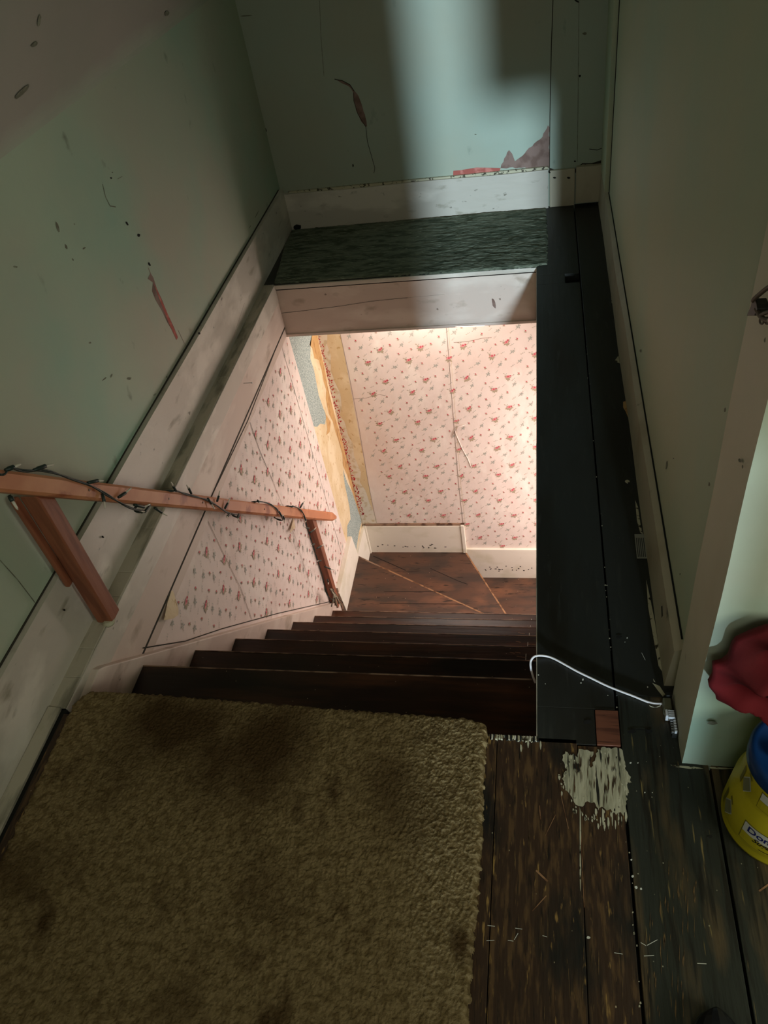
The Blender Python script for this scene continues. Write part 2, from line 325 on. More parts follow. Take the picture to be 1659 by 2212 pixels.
for x, y, l, w, a, k in [(100, 66, 52, 6, -3, 'smudge'), (545, 690, 6, 18, 0, 'hole'), (1478, 5, 22, 8, 30, 'hole'), (1490, 317, 10, 12, 0, 'hole'), (175, 545, 22, 34, 0, 'hole'), (50, 92, 12, 20, 0, 'smudge'), (1470, 672, 9, 7, 0, 'hole'), (1055, 560, 10, 5, 0, 'smudge'), (1510, 140, 18, 12, 0, 'smudge')]:
    smudge(480+x*k2, y*k2, l*k2, w*k2, a, k, 1, UB-.001, m)
line(m, [(1273, 322), (1290, 324), (1306, 318)], 1, UB-.001, .003, 'hole')
struct(m.build('wall_back'), 'blue green plaster wall above the landing with cracks and peeled plaster')

# right wall and its cream corner post
m = MB(); m.box(.292, .5, 1.0, UB+.1, -.3, 2.45, 'sage')
for x, y, l, w, a in [(1384, 758, 4, 7, 0), (1440, 1004, 4, 22, 8), (1455, 990, 3, 3, 0), (1469, 1240, 3, 4, 0)]: smudge(x, y, l, w, a, 'smudge', 0, .2912, m)
struct(m.build('wall_right'), 'sage green wall right of the stairwell')
m = MB()
# post face: soft painted edge, bulging paper corner
ys = [.843, .848, .87, .92, .97, 1.0, 1.02]
zs = [-.02 + i*.08 for i in range(31)]
def colx(y, z): return .279 + .004*noise.noise((y*9, z*3.1, 1)) + (.012 if y > 1.01 else 0)
g = [[(colx(y, z), y + (.004*noise.noise((z*5, 3, 2)) if y < .9 else 0), z) for y in ys] for z in zs]
for i in range(len(zs)-1):
    for j in range(len(ys)-1):
        m.face([g[i][j], g[i+1][j], g[i+1][j+1], g[i][j+1]], 'corner' if not (j == 5) else 'sage', True)
xs2 = [.28, .34, .45, .6, .9, 1.4, 2.2]
for i in range(len(zs)-1):
    for j in range(len(xs2)-1):
        P = lambda a, b: (xs2[a] if a else g[b][0][0], (.841 if a else g[b][0][1]) + .004*noise.noise((xs2[a]*6, zs[b]*3, 5))*(1 if a else 0), zs[b])
        m.face([P(j, i), P(j+1, i), P(j+1, i+1), P(j, i+1)], 'mint', True)
m.box(.3, 2.2, .86, 1.0, -.02, 2.42, 'mint')
for x, y, l, w, a in [(1652, 735, 4, 13, 5), (1598, 995, 6, 10, -30), (1604, 1008, 4, 10, 0), (1566, 885, 5, 12, 10), (1532, 1046, 4, 10, 0)]: smudge(x, y, l, w, a, 'smudge', 0, .2745, m)
smudge(1539, 1562, 22, 8, 4, 'smudge', 1, .835, m)
struct(m.build('wall_end'), 'cream corner and pale mint end of the right wall')
m = MB(); m.box(.272, .292, 3.40, UB, .15, 2.4, 'sage'); m.box(.290, .2925, 3.385, 3.40, .15, 2.4, 'dark_gap')
struct(m.build('trim_corner', bevel=.002), 'pale green corner strip')

# baseboards
m = MB()
def rough_board(mb, x0, x1, yy, th, z0, z1f, k):   # back baseboard piece with uneven top
    n = max(2, int((x1-x0)/.05)); pts = [(x0, z0)] + [(x1, z0)] + [(x1+(x0-x1)*i/n, z1f(x1+(x0-x1)*i/n)) for i in range(n+1)]
    mb.prism(pts, 1, yy, yy-th, k)
rough_board(m, LB-.01, .040, UB, .022, -.01, lambda x: .176 + .002*math.sin(x*9), 'white')
struct(m.build('baseboard_back', bevel=.003), 'white baseboard behind the landing')
m = MB(); rough_board(m, -1.2, .04, UB, .012, .172, lambda x: .186 + .003*noise.noise((x*30, 1, 1)), 'chip'); struct(m.build('trim_back', bevel=.001))
m = MB(); m.box(.046, .158, UB-.016, UB, 0, .168, 'cream'); m.box(.163, .276, UB-.026, UB, .012, .176, 'cream')
for x in (1198, 1228): smudge(x, 384, 8, 5, 0, 'hole', 1, UB-.0165, m)
smudge(1187, 372, 5, 5, 0, 'hole', 1, UB-.0165, m)
struct(m.build('baseboard_back_patch', bevel=.003), 'two short cream baseboard pieces in the far corner')
m = MB()
n = 40; P = []
for i in range(n+1):
    y = -1.5 + (UB-.02+1.5)*i/n; P.append((y, .203 + .003*noise.noise((y*2, 0, 0))))
for i in range(n):
    (y0, z0), (y1, z1) = P[i], P[i+1]
    w = lambda y: LB + .003*noise.noise((y*1.5, 4, 0))
    m.hexa([(LW-.01, y0, -.01), (w(y0), y0, -.01), (w(y1), y1, -.01), (LW-.01, y1, -.01)], [(LW-.01, y0, z0), (w(y0), y0, z0), (w(y1), y1, z1), (LW-.01, y1, z1)], 'white')
m.box(LW, LW+.003, -1.5, UB-.03, .202, .2075, 'line')
for x, y in [(300, 1170), (139, 1318), (222, 1160), (430, 720)]: smudge(x, y, 6, 5, 40, 'hole', 0, LB+.004, m)
struct(m.build('baseboard_left'), 'white painted baseboard along the mint wall')
m = MB()
for i in range(30):
    y0 = 1.03 + (UB-.02-1.03)*i/30; y1 = 1.03 + (UB-.02-1.03)*(i+1)/30
    q = lambda y: .266 + .004*noise.noise((y*2.3, 2, 0)); t_ = lambda y: .274 + .004*noise.noise((y*2, 7, 0)); zt = lambda y: .128 + .01*noise.noise((y*1.7, 9, 0))
    m.hexa([(q(y0), y0, -.01), (.30, y0, -.01), (.30, y1, -.01), (q(y1), y1, -.01)], [(t_(y0), y0, zt(y0)), (.30, y0, .147), (.30, y1, .147), (t_(y1), y1, zt(y1))], 'cream')
m.box(.288, .2918, 1.05, 3.4, .146, .1485, 'dark_gap')
m.poly(px([(1428, 1310), (1431, 1308), (1432, 1330), (1429, 1335)], 0, .262), 'line')
struct(m.build('baseboard_right'), 'cream baseboard along the sage green wall')

# floor boards
m = MB(); T = -.03
def plank(x0, x1, y0, y1, k): m.box(x0, x1, y0, y1, T, 0, k)
plank(-.015, .155, .962, 2.91, 'blackboard'); plank(-.015, .098, 2.91, 2.985, 'blackboard'); plank(-.015, .155, 2.985, UB, 'blackboard'); plank(-.015, .110, .874, .962, 'blackboard')
plank(.1595, .331, 1.0, UB, 'blackboard'); plank(.1625, .331, -1.6, 1.0, 'greyboard')
plank(.336, .505, -1.6, .9, 'greyboard'); plank(.509, .68, -1.6, .9, 'greyboard'); plank(.684, .9, -1.6, .9, 'greyboard'); plank(.904, 1.2, -1.6, .9, 'greyboard'); plank(1.204, 2.2, -1.6, .9, 'greyboard')
plank(.071, .157, -1.6, .871, 'brownboard')
for a, b in [(-.1, .0695), (-.27, -.1015), (-.44, -.2715), (-.62, -.4415), (-.8, -.6215), (-.98, -.8015), (-1.172, -.9815)]: plank(a, b, -1.6, .885, 'brownboard')
m.box(-1.25, 2.2, -1.6, .885, T-.06, T-.005, 'dark_gap'); m.box(.0, .5, .88, UB, T-.06, T-.005, 'dark_gap'); m.box(-1.24, .0, 3.07, UB, -.03, -.0, 'blackboard')
m.box(-1.25, -1.172, -1.6, .9, T, -.006, 'dark_gap')
# chips of cream paint along the right baseboard and the board ends
for pts in [[(1372, 1080), (1378, 1095), (1384, 1135), (1389, 1155), (1383, 1150), (1376, 1125)], [(1396, 1252), (1404, 1290), (1415, 1345), (1423, 1400), (1430, 1450), (1423, 1440), (1410, 1370), (1400, 1310)],
            [(1409, 1475), (1425, 1482), (1437, 1500), (1432, 1505), (1420, 1490)], [(1327, 780), (1336, 768), (1339, 785)], [(1411, 1466), (1416, 1474), (1412, 1472)],
            [(1318, 610), (1322, 620), (1326, 665), (1321, 655)], [(1448, 1652), (1470, 1654), (1500, 1656), (1520, 1660), (1490, 1661), (1455, 1656)], [(1531, 1656), (1590, 1660), (1560, 1662), (1535, 1660)]]:
    m.poly(px(pts, 2, .0008), 'chip')
m.poly(px([(1346, 868), (1354, 865), (1355, 885), (1358, 905), (1352, 890), (1346, 880)], 2, .0008), 'torn')
k4 = .337
blob = [(360, 810), (385, 835), (415, 822), (440, 850), (446, 795), (500, 800), (540, 812), (520, 850), (512, 900), (525, 915), (550, 870), (565, 795), (640, 786), (715, 792), (735, 850), (742, 920), (765, 960), (785, 1010), (755, 1020), (765, 1060), (748, 1130), (752, 1190), (735, 1225), (715, 1200), (685, 1218), (650, 1180), (625, 1190), (595, 1165), (570, 1190), (545, 1135), (500, 1130), (470, 1165), (445, 1160), (415, 1135), (390, 1090), (365, 1060), (350, 1000), (338, 985), (352, 945), (372, 930), (350, 880), (345, 850)]
m.poly(px([(1100+x*k4, 1350+y*k4) for x, y in jag(blob, 9, 14)], 2, .0012), 'puttyp')
for x, y, l in [(320, 975, 40), (352, 860, 40), (555, 1200, 50), (600, 1230, 110), (635, 1270, 80), (680, 1280, 60), (720, 1260, 70), (585, 1260, 60), (700, 1240, 90), (660, 1240, 100), (748, 1230, 90), (570, 1290, 40), (610, 1290, 60), (455, 1330, 330), (455, 1560, 300), (120, 760, 60), (75, 790, 50), (200, 770, 60)]:
    x += 0; w_ = random.uniform(4, 11) if l < 200 else 6
    m.poly(px([(1100+(x+dx)*k4, 1350+(y+dy)*k4) for dx, dy in [(-w_*.5, -l*.5), (w_*.5, -l*.4), (w_, 0), (w_*.4, l*.45), (0, l*.5), (-w_*.6, l*.1)]], 2, .001), 'chip')
for a, b in [((0, 1265), (0, 1265))]: pass
for (x0, y0, x1, y1, w_) in [(1178, 1805, 1200, 1760, .0012), (1158, 1880, 1183, 1904, .0035), (1150, 1968, 1180, 1935, .0016), (1255, 1800, 1262, 1960, .0012), (1210, 1710, 1228, 1790, .001), (1165, 1740, 1168, 1770, .002), (1640, 1925, 1668, 1905, .003)]:
    line(m, [(x0, y0), (x1, y1)], 2, .0009, w_, 'nosing')
# staple bits and white wear flecks in the near boards
for (x0, y0, x1, y1) in [(1053, 1999, 1069, 2001), (1113, 2005, 1128, 2007), (1051, 2032, 1068, 2031), (1097, 2031, 1109, 2033), (1172, 2021, 1182, 2024), (1327, 2058, 1345, 2061), (1391, 2065, 1413, 2064), (1506, 2081, 1526, 2082), (1384, 2036, 1396, 2043), (1398, 2042, 1420, 2030), (1111, 2030, 1119, 2016), (1386, 1410, 1394, 1426)]:
    line(m, [(x0, y0), (x1, y1)], 2, .0010, .0010, 'label')
rn = random.Random(5)
for q in range(70):   # flakes around and inside the scraped paint
    a = rn.uniform(0, 6.28); rr = rn.uniform(.9, 1.12); x = 1284+66*math.cos(a)*rr; y = 1690+74*math.sin(a)*rr; l = rn.uniform(2, 7)
    if y > 1622: m.poly(px([(x-1, y-l), (x+rn.uniform(.6, 2), y-l*.4), (x+rn.uniform(1, 3), y+l*.3), (x, y+l), (x-rn.uniform(.6, 2.4), y+l*.2)], 2, .0013), 'chip')
for q in range(46):
    x = rn.uniform(1228, 1342); y = rn.uniform(1640, 1735); l = rn.uniform(5, 24); w_ = rn.uniform(.6, 2.2)
    m.poly(px([(x, y-l), (x+w_, y-l*.3), (x+w_*.6, y+l*.6), (x, y+l), (x-w_*.7, y+l*.2)], 2, .0017), 'brownboard')
for q in range(60):   # pale wear scratches along the grain of the brown boards
    x = rn.uniform(1060, 1350); y = rn.uniform(1780, 2200); l = rn.uniform(5, 30); w_ = rn.uniform(.4, 1.2)
    m.poly(px([(x, y-l), (x+w_, y-l*.3), (x+w_*.6, y+l*.6), (x, y+l), (x-w_*.7, y+l*.2)], 2, .0007), 'wear')
for q in range(50):
    x = rn.uniform(1400, 1500)+rn.uniform(-14, 14); y = rn.uniform(1880, 2200); l = rn.uniform(8, 30); w_ = rn.uniform(.6, 2.4)
    m.poly(px([(x+l*.03, y-l), (x+w_, y-l*.3), (x+w_*.6, y+l*.6), (x+l*.08, y+l), (x-w_*.7, y+l*.2)], 2, .0007), 'wear')
for x, y, r in [(1271, 2025, 7), (1291, 1713, 2), (1393, 1712, 3), (1409, 1712, 2), (1286, 1718, 3), (1362, 1648, 4), (1378, 1648, 3), (1374, 1917, 6), (1385, 1920, 5), (1364, 1857, 4), (1367, 1893, 5), (1355, 1041, 6), (1163, 1458, 3), (1178, 1477, 2), (1399, 1484, 3), (1313, 1502, 2), (1259, 1468, 4), (1255, 1475, 3), (1355, 1378, 3), (1350, 1387, 2)]:
    smudge(x, y, r*1.2, r*1.0, random.uniform(0, 180), 'label', 2, .001, m)
for x, y, r in [(1269, 1560, 6), (1338, 1375, 4), (1365, 1580, 6), (1402, 1580, 5), (1534, 1807, 4)]: smudge(x, y, r*3, r*1.6, 0, 'hole', 2, .0012, m)
line(m, [(1363, 1575), (1405, 1577)], 2, .001, .002, 'hole')
# crumbs lying in the long seam
for i in range(46):
    y = random.uniform(.3, 2.9) if i < 36 else random.uniform(.2, .8); x = .1575 + random.uniform(-.003, .003); r = random.uniform(.0006, .0016)
    m.poly([(x-r, y-r, .0011), (x+r, y-r*.6, .0011), (x+r*.7, y+r*1.5, .0011), (x-r*.8, y+r, .0011)], 'chip')
struct(m.build('floor', bevel=.0012), 'black and worn brown painted floorboards')
# ledge beside the stairwell + opening lining
m = MB()
for i in range(24):
    y0 = .9 + 2.17*i/24; y1 = .9 + 2.17*(i+1)/24; e = lambda y: -1.174 + .003*noise.noise((y*4, 0, 3))
    m.hexa([(LB-.005, y0, -.02), (e(y0), y0, -.02), (e(y1), y1, -.02), (LB-.005, y1, -.02)], [(LB-.005, y0, .002), (e(y0), y0, .002), (e(y1), y1, .002), (LB-.005, y1, .002)], 'ledge')
m.hexa([(LB, -1.5, -.005), (-1.17, -1.5, -.005), (-1.186, .9, -.005), (LB, .9, -.005)], [(LB, -1.5, .006), (-1.186, -1.5, .004), (-1.186, .9, .004), (LB, .9, .008)], 'ledge')
struct(m.build('trim_ledge', bevel=.002), 'worn grey painted ledge between baseboard and stairwell')
m = MB(); m.box(-1.195, -1.1725, .9, 3.07, -.212, -.001, 'pinkw'); m.box(-1.195, -1.1745, .95, 3.07, -.262, -.222, 'pinkw'); m.box(-1.195, -1.1735, .95, 3.07, -.223, -.211, 'line')
line(m, [(612, 712), (536, 908), (463, 1060), (385, 1228), (308, 1392)], 0, -1.1728, .004, 'line')
m.box(-1.195, -1.170, .9, 3.07, -.085, -.001, 'white')
line(m, [(528, 655), (500, 740)], 0, -1.1695, .0015, 'softline')
struct(m.build('trim_well_left', bevel=.002), 'white lining boards at the left edge of the stairwell')
m = MB(); m.box(-1.2, -.012, 3.07, 3.09, -.265, -.004, 'pinkw'); m.box(-1.18, -.014, 3.064, 3.072, -.266, -.252, 'pinkw'); m.box(-1.18, -.013, 3.063, 3.075, -.022, -.003, 'white')
line(m, [(603, 677), (650, 672), (730, 662), (800, 651), (880, 643)], 1, 3.0695, .0018, 'line')
line(m, [(880, 643), (960, 636)], 1, 3.0695, .001, 'softline')
smudge(1067, 655, 8, 22, -15, 'tearbrown', 1, 3.0695, m)
for x, y in [(703, 636), (924, 706), (945, 668), (1080, 646)]: smudge(x, y, 5, 5, 0, 'softline', 1, 3.0695, m)
struct(m.build('trim_landing_beam', bevel=.002), 'white painted board under the landing edge')
m = MB(); m.box(-.12, -.012, .874, .888, -.04, -.002, 'ledge')
rn = random.Random(9)
for q in range(26):
    x = -.118 + q*.0041; m.hexa([(x, .872+rn.uniform(-.002, .003), -.01), (x+.0045, .873, -.01), (x+.0045, .888, -.01), (x, .889, -.01)], [(x, .874+rn.uniform(-.003, .004), rn.uniform(-.001, .004)), (x+.0045, .874, rn.uniform(-.001, .004)), (x+.0045, .887, rn.uniform(-.001, .003)), (x, .888, rn.uniform(-.001, .003))], rn.choice(['chip', 'ledge', 'dark_gap']))
if 1: m.box(-.0165, -.0145, .88, 1.9, -.04, .001, 'ledge')
m.box(-.016, -.012, .888, 3.07, -.2, -.004, 'cream')
struct(m.build('trim_well_edge', bevel=.001), 'chipped cream paint along the opening edge')

# lower stairwell walls
LIFT = [0]
def sprig(mb, to3, u, v, s, kind, rot):
    LIFT[0] = 0
    def tr(p, q):
        c, sn = math.cos(rot), math.sin(rot); return to3(u + (p*c - q*sn)*s, v + (p*sn + q*c)*s, LIFT[0])
    def blob(p, q, r, k, n=7):
        LIFT[0] += .00012
        mb.poly([tr(p + r*math.cos(2*math.pi*i/n)*random.uniform(.65, 1.2), q + r*math.sin(2*math.pi*i/n)*random.uniform(.65, 1.2)) for i in range(n)], k)
    def leaf(p, q, a, l, k):
        LIFT[0] += .00003
        c, sn = math.cos(a), math.sin(a); w = l*.26
        mb.poly([tr(p, q), tr(p+c*l*.5-sn*w, q+sn*l*.5+c*w), tr(p+c*l, q+sn*l), tr(p+c*l*.5+sn*w, q+sn*l*.5-c*w)], k)
    def stem(p, q, a, l, k):
        c, sn = math.cos(a), math.sin(a); w = .035
        mb.face([tr(p-sn*w, q+c*w), tr(p+c*l-sn*w, q+sn*l+c*w), tr(p+c*l+sn*w, q+sn*l-c*w), tr(p+sn*w, q-c*w)], k)
    if kind == 0:
        for a in (3.6, 4.3, 5.0, 5.7, 2.7, .2): leaf(0, -.1, a+random.uniform(-.2, .2), random.uniform(.65, 1.0), 'leaf')
        stem(0, 0, 2.5, 1.0, 'leaf'); leaf(-.8, .6, 2.9, .4, 'leaf'); leaf(-.5, .55, 1.3, .35, 'leafg'); stem(.2, .1, .6, 1.0, 'leaf'); leaf(.9, .7, .8, .35, 'leafg')
        blob(.0, .15, .36, 'pink'); LIFT[0] += .0001; mb.poly([tr(.0+.2*math.cos(i*1.05), .15+.2*math.sin(i*1.05)) for i in range(6)], 'rose'); blob(.42, .42, .22, 'rose'); blob(-.38, -.05, .17, 'pink')
    elif kind == 1:
        for a in (3.9, 4.7, 5.5): leaf(0, 0, a, .6, 'leaf')
        stem(0, 0, 2.3, .8, 'leaf'); blob(0, .2, .26, 'rose'); blob(.15, .05, .14, 'pink')
    elif kind == 2:
        for a in (.3, 1.2, 2.6, 3.8, 5.2): leaf(0, 0, a, random.uniform(.55, .8), 'leafg')
        stem(0, 0, .9, 1.1, 'leafg'); stem(0, 0, 3.9, 1.0, 'leafg'); leaf(.5, .8, 1.6, .35, 'leafg'); leaf(-.55, -.6, 3.4, .35, 'leaf')
    else:
        stem(0, 0, .8, .9, 'leafg'); stem(0, 0, 3.6, .9, 'leaf'); leaf(0, 0, 2.0, .45, 'leafg'); leaf(.4, .4, 1.7, .35, 'leafg'); leaf(-.4, -.2, 4.6, .35, 'leaf')
TILE = [(.035, .20, .024, 0), (.105, .225, .016, 1), (.16, .155, .015, 1), (.215, .10, .024, 0), (.075, .135, .018, 2), (.185, .225, .018, 2), (.25, .19, .014, 1), (.03, .075, .015, 1), (.12, .055, .018, 2),
        (.265, .035, .018, 2), (.075, .18, .014, 3), (.14, .11, .014, 3), (.21, .165, .014, 3), (.07, .02, .014, 3), (.165, .015, .016, 1), (.005, .13, .013, 3), (.25, .245, .012, 3), (.22, .05, .013, 3)]
def paper_print(mb, to3, u0, u1, v0, v1, ok, ou=0, ov=0):
    a = math.floor(u0/.225)-1; b = math.ceil(u1/.225)+1; c = math.floor(v0/.21)-1; d = math.ceil(v1/.21)+1
    for i in range(a, b):
        for j in range(c, d):
            for (u, v, s, k) in TILE:
                uu, vv = i*.225+u*.8+ou+random.uniform(-.004, .004), j*.21+v*.8+ov+(.13 if i % 2 else 0)*0+random.uniform(-.004, .004)
                if u0 < uu < u1 and v0 < vv < v1 and ok(uu, vv): sprig(mb, to3, uu, vv, s*1.1, k, random.uniform(-.35, .35))
SK = lambda y: -.035 - 1.06*(y-1.049)      # top of the stair skirting
m = MB()
for i in range(22):   # slightly wavy sheet
    for j in range(26):
        y0, y1 = .9+2.66*i/22, .9+2.66*(i+1)/22; z0, z1 = -2.9+2.7*j/26, -2.9+2.7*(j+1)/26
        m.face([(WP, y0, z0), (WP, y1, z0), (WP, y1, z1), (WP, y0, z1)], 'wallpaper' if y1 < 3.12 else 'tan')
edge = lambda z: 3.10 + (-.28 - z)*.033
m.face([(WP+.0006, edge(-.2), -.2), (WP+.0006, edge(-2.5), -2.5), (WP+.0006, 3.53, -2.5), (WP+.0006, 3.53, -.2)], 'tan')
m.face([(WP+.0016, edge(-.2)-.12, -.2), (WP+.0016, edge(-.2), -.2), (WP+.0016, edge(-2.5), -2.5), (WP+.0016, edge(-2.5)-.12, -2.5)], 'wallpaper')
k3 = .3617
c3 = lambda L: [(580+x*k3, 680+y*k3) for x, y in L]
m.poly(px(c3([(108, 118), (262, 110), (252, 180), (250, 260), (272, 330), (300, 480), (328, 560), (345, 600), (338, 655), (310, 650), (290, 670), (262, 665), (250, 690), (222, 622), (160, 300)]), 0, WP+.0012), 'greypaper')
m.poly(px(c3([(262, 110), (290, 110), (305, 200), (335, 320), (352, 420), (370, 500), (385, 560), (400, 620), (425, 700), (452, 800), (478, 900), (505, 1010), (535, 1110), (556, 1230), (520, 1120), (495, 1040), (470, 960), (445, 900), (440, 830), (415, 740), (400, 700), (385, 640), (360, 590), (342, 500), (345, 450), (330, 400), (318, 330), (300, 270), (275, 260), (262, 200), (245, 180)]), 0, WP+.0012), 'torn')
m.poly(px(c3([(340, 590), (372, 640), (365, 700), (345, 720), (352, 680)]), 0, WP+.0014), 'torn')
m.poly(px(c3([(445, 925), (470, 1000), (500, 1060), (530, 1130), (556, 1240), (540, 1300), (522, 1420), (500, 1370), (470, 1330), (470, 1260), (490, 1220), (484, 1150), (470, 1080), (455, 1010)]), 0, WP+.0010), 'greypaper')
to3 = lambda u, v, l: (WP+.0022+l, u, v)
paper_print(m, to3, 1.05, 3.13, -2.2, -.25, lambda y, z: y < edge(z)-.02 and z > SK(y)+.03 and z < -.29 and not (y > 2.72 and z < -1.8))
line(m, [(540, 912), (548, 935), (562, 975), (590, 1040)], 0, WP+.0024, .003, 'line')
line(m, [(447, 1120), (480, 1190), (520, 1270), (545, 1340)], 0, WP+.0024, .0025, 'softline')
line(m, [(640, 1165), (655, 1215), (680, 1290)], 0, WP+.0024, .002, 'softline')
line(m, [(590, 1040), (640, 1165)], 0, WP+.0024, .002, 'softline')
line(m, [(308, 1400), (400, 1385), (480, 1358), (600, 1325), (720, 1298)], 0, -1.1715, .004, 'line')
line(m, [(720, 900), (735, 960), (760, 1040), (775, 1110)], 0, WP+.0020, .002, 'softline')
struct(m.build('wall_left_lower'), 'floral wallpapered wall beside the stairs, peeling near the corner')
m = MB(); m.box(WP-.02, 1.6, BW, BW+.1, -3.2, -.1, 'wallpaper')
m.poly(px(c3([(290, 90), (425, 90), (640, 1245), (560, 1250)]), 1, BW-.0006), 'tan')
m.poly(px(c3([(285, 90), (352, 100), (350, 180), (372, 240), (372, 330), (395, 400), (430, 470), (437, 560), (425, 600), (455, 640), (475, 720), (505, 770), (510, 840), (552, 940), (545, 1000), (580, 1050), (605, 1130), (640, 1200), (650, 1248), (562, 1248), (545, 1170), (520, 1080), (500, 980), (465, 830), (440, 720), (420, 650), (390, 560), (360, 430), (330, 310)]), 1, BW-.0012), 'whitepaper')
random.seed(3)
strip = [(300, 130), (318, 200), (335, 290), (352, 340), (368, 400), (385, 480), (405, 550), (420, 620), (440, 710), (455, 780), (475, 860), (492, 930), (510, 1010), (532, 1070), (545, 1130), (560, 1200)]
for a, b in zip(strip[:-1], strip[1:]):
    for q in range(16):
        t = random.random(); x = a[0]+(b[0]-a[0])*t + random.uniform(-13, 13); y = a[1]+(b[1]-a[1])*t
        smudge(580+x*k3, 680+y*k3, random.uniform(2, 4), random.uniform(1.5, 3), random.uniform(0, 180), 'red', 1, BW-.0018, m)
to3 = lambda u, v, l: (u, BW-.0008-l, v)
paper_print(m, to3, -1.08, 1.0, -2.5, -.3, lambda x, z: x > -1.035+(-.54-z)*.025 and not (x < -.49 and z < -2.0) and z > -2.2, .02, .03)
line(m, [(964, 705), (970, 780), (976, 860), (983, 950), (990, 1040), (1000, 1130)], 1, BW-.0012, .003, 'softline')
line(m, [(968, 705), (975, 780), (981, 860), (988, 950), (995, 1040), (1005, 1130)], 1, BW-.0012, .0015, 'tan')
line(m, [(764, 862), (790, 860), (820, 852), (832, 855)], 1, BW-.0012, .002, 'softline')
line(m, [(980, 740), (1010, 738), (1040, 731), (1062, 729)], 1, BW-.0012, .0025, 'softline')
line(m, [(735, 722), (752, 800), (775, 920), (795, 1040), (813, 1130)], 1, BW-.0014, .002, 'softline')
struct(m.build('wall_back_lower'), 'pink floral wallpapered wall at the turn of the stairs')
m = MB(); m.tube(px([(976, 945), (982, 928), (985, 938), (990, 950), (1000, 972), (1010, 990), (1018, 1010)], 1, BW-.003), .0022, 'wallpaper', 6)
m.tube(px([(985, 930), (990, 922), (1005, 918)], 1, BW-.003), .0025, 'wallpaper', 6)
struct(m.build('trim_paper_ridge'), 'raised cream ridge of torn wallpaper')
m = MB(); m.box(.0, 1.6, 2.5, 2.6, -3.2, -.1, 'wallpaper'); m.box(-.012, .08, .88, 2.6, -3.2, -.2, 'wallpaper'); m.box(1.5, 1.6, 2.6, 3.6, -3.2, -.1, 'wallpaper')
m.box(-1.3, .1, .8, .9, -3.2, -.03, 'dark_gap')
struct(m.build('wall_right_lower'), 'papered wall closing the stair on the right')
m = MB(); m.box(-1.2, 1.6, 3.085, 3.7, -.27, -.25, 'cream'); m.box(-.012, 1.6, 2.6, 3.1, -.27, -.25, 'cream'); m.box(.02, 1.6, .9, 3.7, -.25, -.1, 'dark_gap')
struct(m.build('ceiling_lower'))
m = MB(); m.box(-1.3, 1.6, .8, 3.7, -3.3, -3.2, 'stair'); struct(m.build('floor_lower'))

# lower baseboards
m = MB(); m.box(-1.165, -.505, BW-.018, BW, -2.25, -1.992, 'bright'); m.box(-1.172, -1.150, BW-.03, BW-.014, -2.25, -1.985, 'bright'); m.box(-.52, -.498, BW-.024, BW, -2.25, -1.985, 'bright')
for i in range(16): smudge(random.uniform(812, 1000), random.uniform(1176, 1184), random.uniform(2, 6), 2, 0, 'line', 1, BW-.0186, m)
struct(m.build('baseboard_lower_back', bevel=.002), 'short white baseboard behind the upper winder step')
m = MB(); m.box(-1.16, -.495, BW-.012, BW, -1.992, -1.978, 'nosedark'); struct(m.build('trim_lower_back'))
m = MB(); m.prism([(-.50, -2.212), (1.5, -2.225), (1.5, -2.5), (-.42, -2.5), (-.50, -2.26)], 1, BW, BW-.018, 'bright')
for i in range(20): smudge(random.uniform(1045, 1155), random.uniform(1222, 1234), random.uniform(2, 6), 2, 0, 'line', 1, BW-.0186, m)
struct(m.build('baseboard_lower_right', bevel=.002), 'white baseboard beyond the winder steps')
m = MB(); m.prism([(2.80, -2.03), (3.244, -2.03), (3.20, -1.76), (2.76, -1.78)], 0, WP, -1.152, 'bright')
m.prism([(3.25, -2.28), (3.515, -2.28), (3.515, -1.99), (3.23, -1.99)], 0, WP, -1.16, 'bright')
m.prism([(2.755, -2.0), (2.775, -2.0), (2.775, -1.75), (2.755, -1.75)], 0, WP, -1.158, 'nosedark')
struct(m.build('baseboard_lower_left', bevel=.002), 'white boards along the wall beside the winder steps')

# ------------------------------------------------------------------ staircase
st = thing('staircase', (-.59, 1.9, -2.5), 'steep dark varnished wooden staircase with winder steps at the bottom', 'staircase')
for k in range(7):
    y = 1.17 + .2365*k; z = -.204 - .2535*k; b = MB()
    y0 = y - .2365 - .03
    b.box(-1.15, -.013, y0, y, z-.028, z, 'stair'); b.build('tread', st, .004)
    b = MB(); b.box(-1.149, -.0135, y-.0018, y+.0022, z-.012, z+.0006, 'nosedark'); b.build('nosing', st, .001)
    b = MB(); b.box(-1.15, -.013, y-.045, y-.03, z-.2535, z-.028, 'stair'); b.build('riser', st)
b = MB(); b.box(-1.15, -.013, .885, .905, -.204, -.03, 'stair'); b.build('riser', st)
NW = (-.005, 2.612)
def slab(poly, z, k, name, th=.03): b_ = MB(); b_.prism(poly, 2, z-th, z, k); return b_.build(name, st, .003)
slab([(-1.17, 2.55), (.0, 2.55), NW, (-1.17, 3.247)], -1.985, 'winder', 'tread')
slab([(NW[0]-.01, 2.60), (NW[0]+.01, 2.60), (-.516, 3.53), (-1.17, 3.53), (-1.17, 3.2)], -2.24, 'winder', 'tread')
slab([(-.6, 2.60), (.6, 2.60), (.6, 3.53), (-.6, 3.53)], -2.495, 'winder', 'tread')
slab([(.55, 2.60), (1.5, 2.60), (1.5, 3.53), (.55, 3.53)], -2.75, 'winder', 'tread')
def strip3(p, q, z, name, h=.018, w=.010, k='nosing'):
    p = Vector((*p, 0)); q = Vector((*q, 0)); d = (q-p).normalized(); s_ = Vector((-d.y, d.x, 0))*w/2; b_ = MB()
    lo = [p-s_, q-s_, q+s_, p+s_]; b_.hexa([(v.x, v.y, z-h) for v in lo], [(v.x, v.y, z+.001) for v in lo], k); return b_.build(name, st, .001)
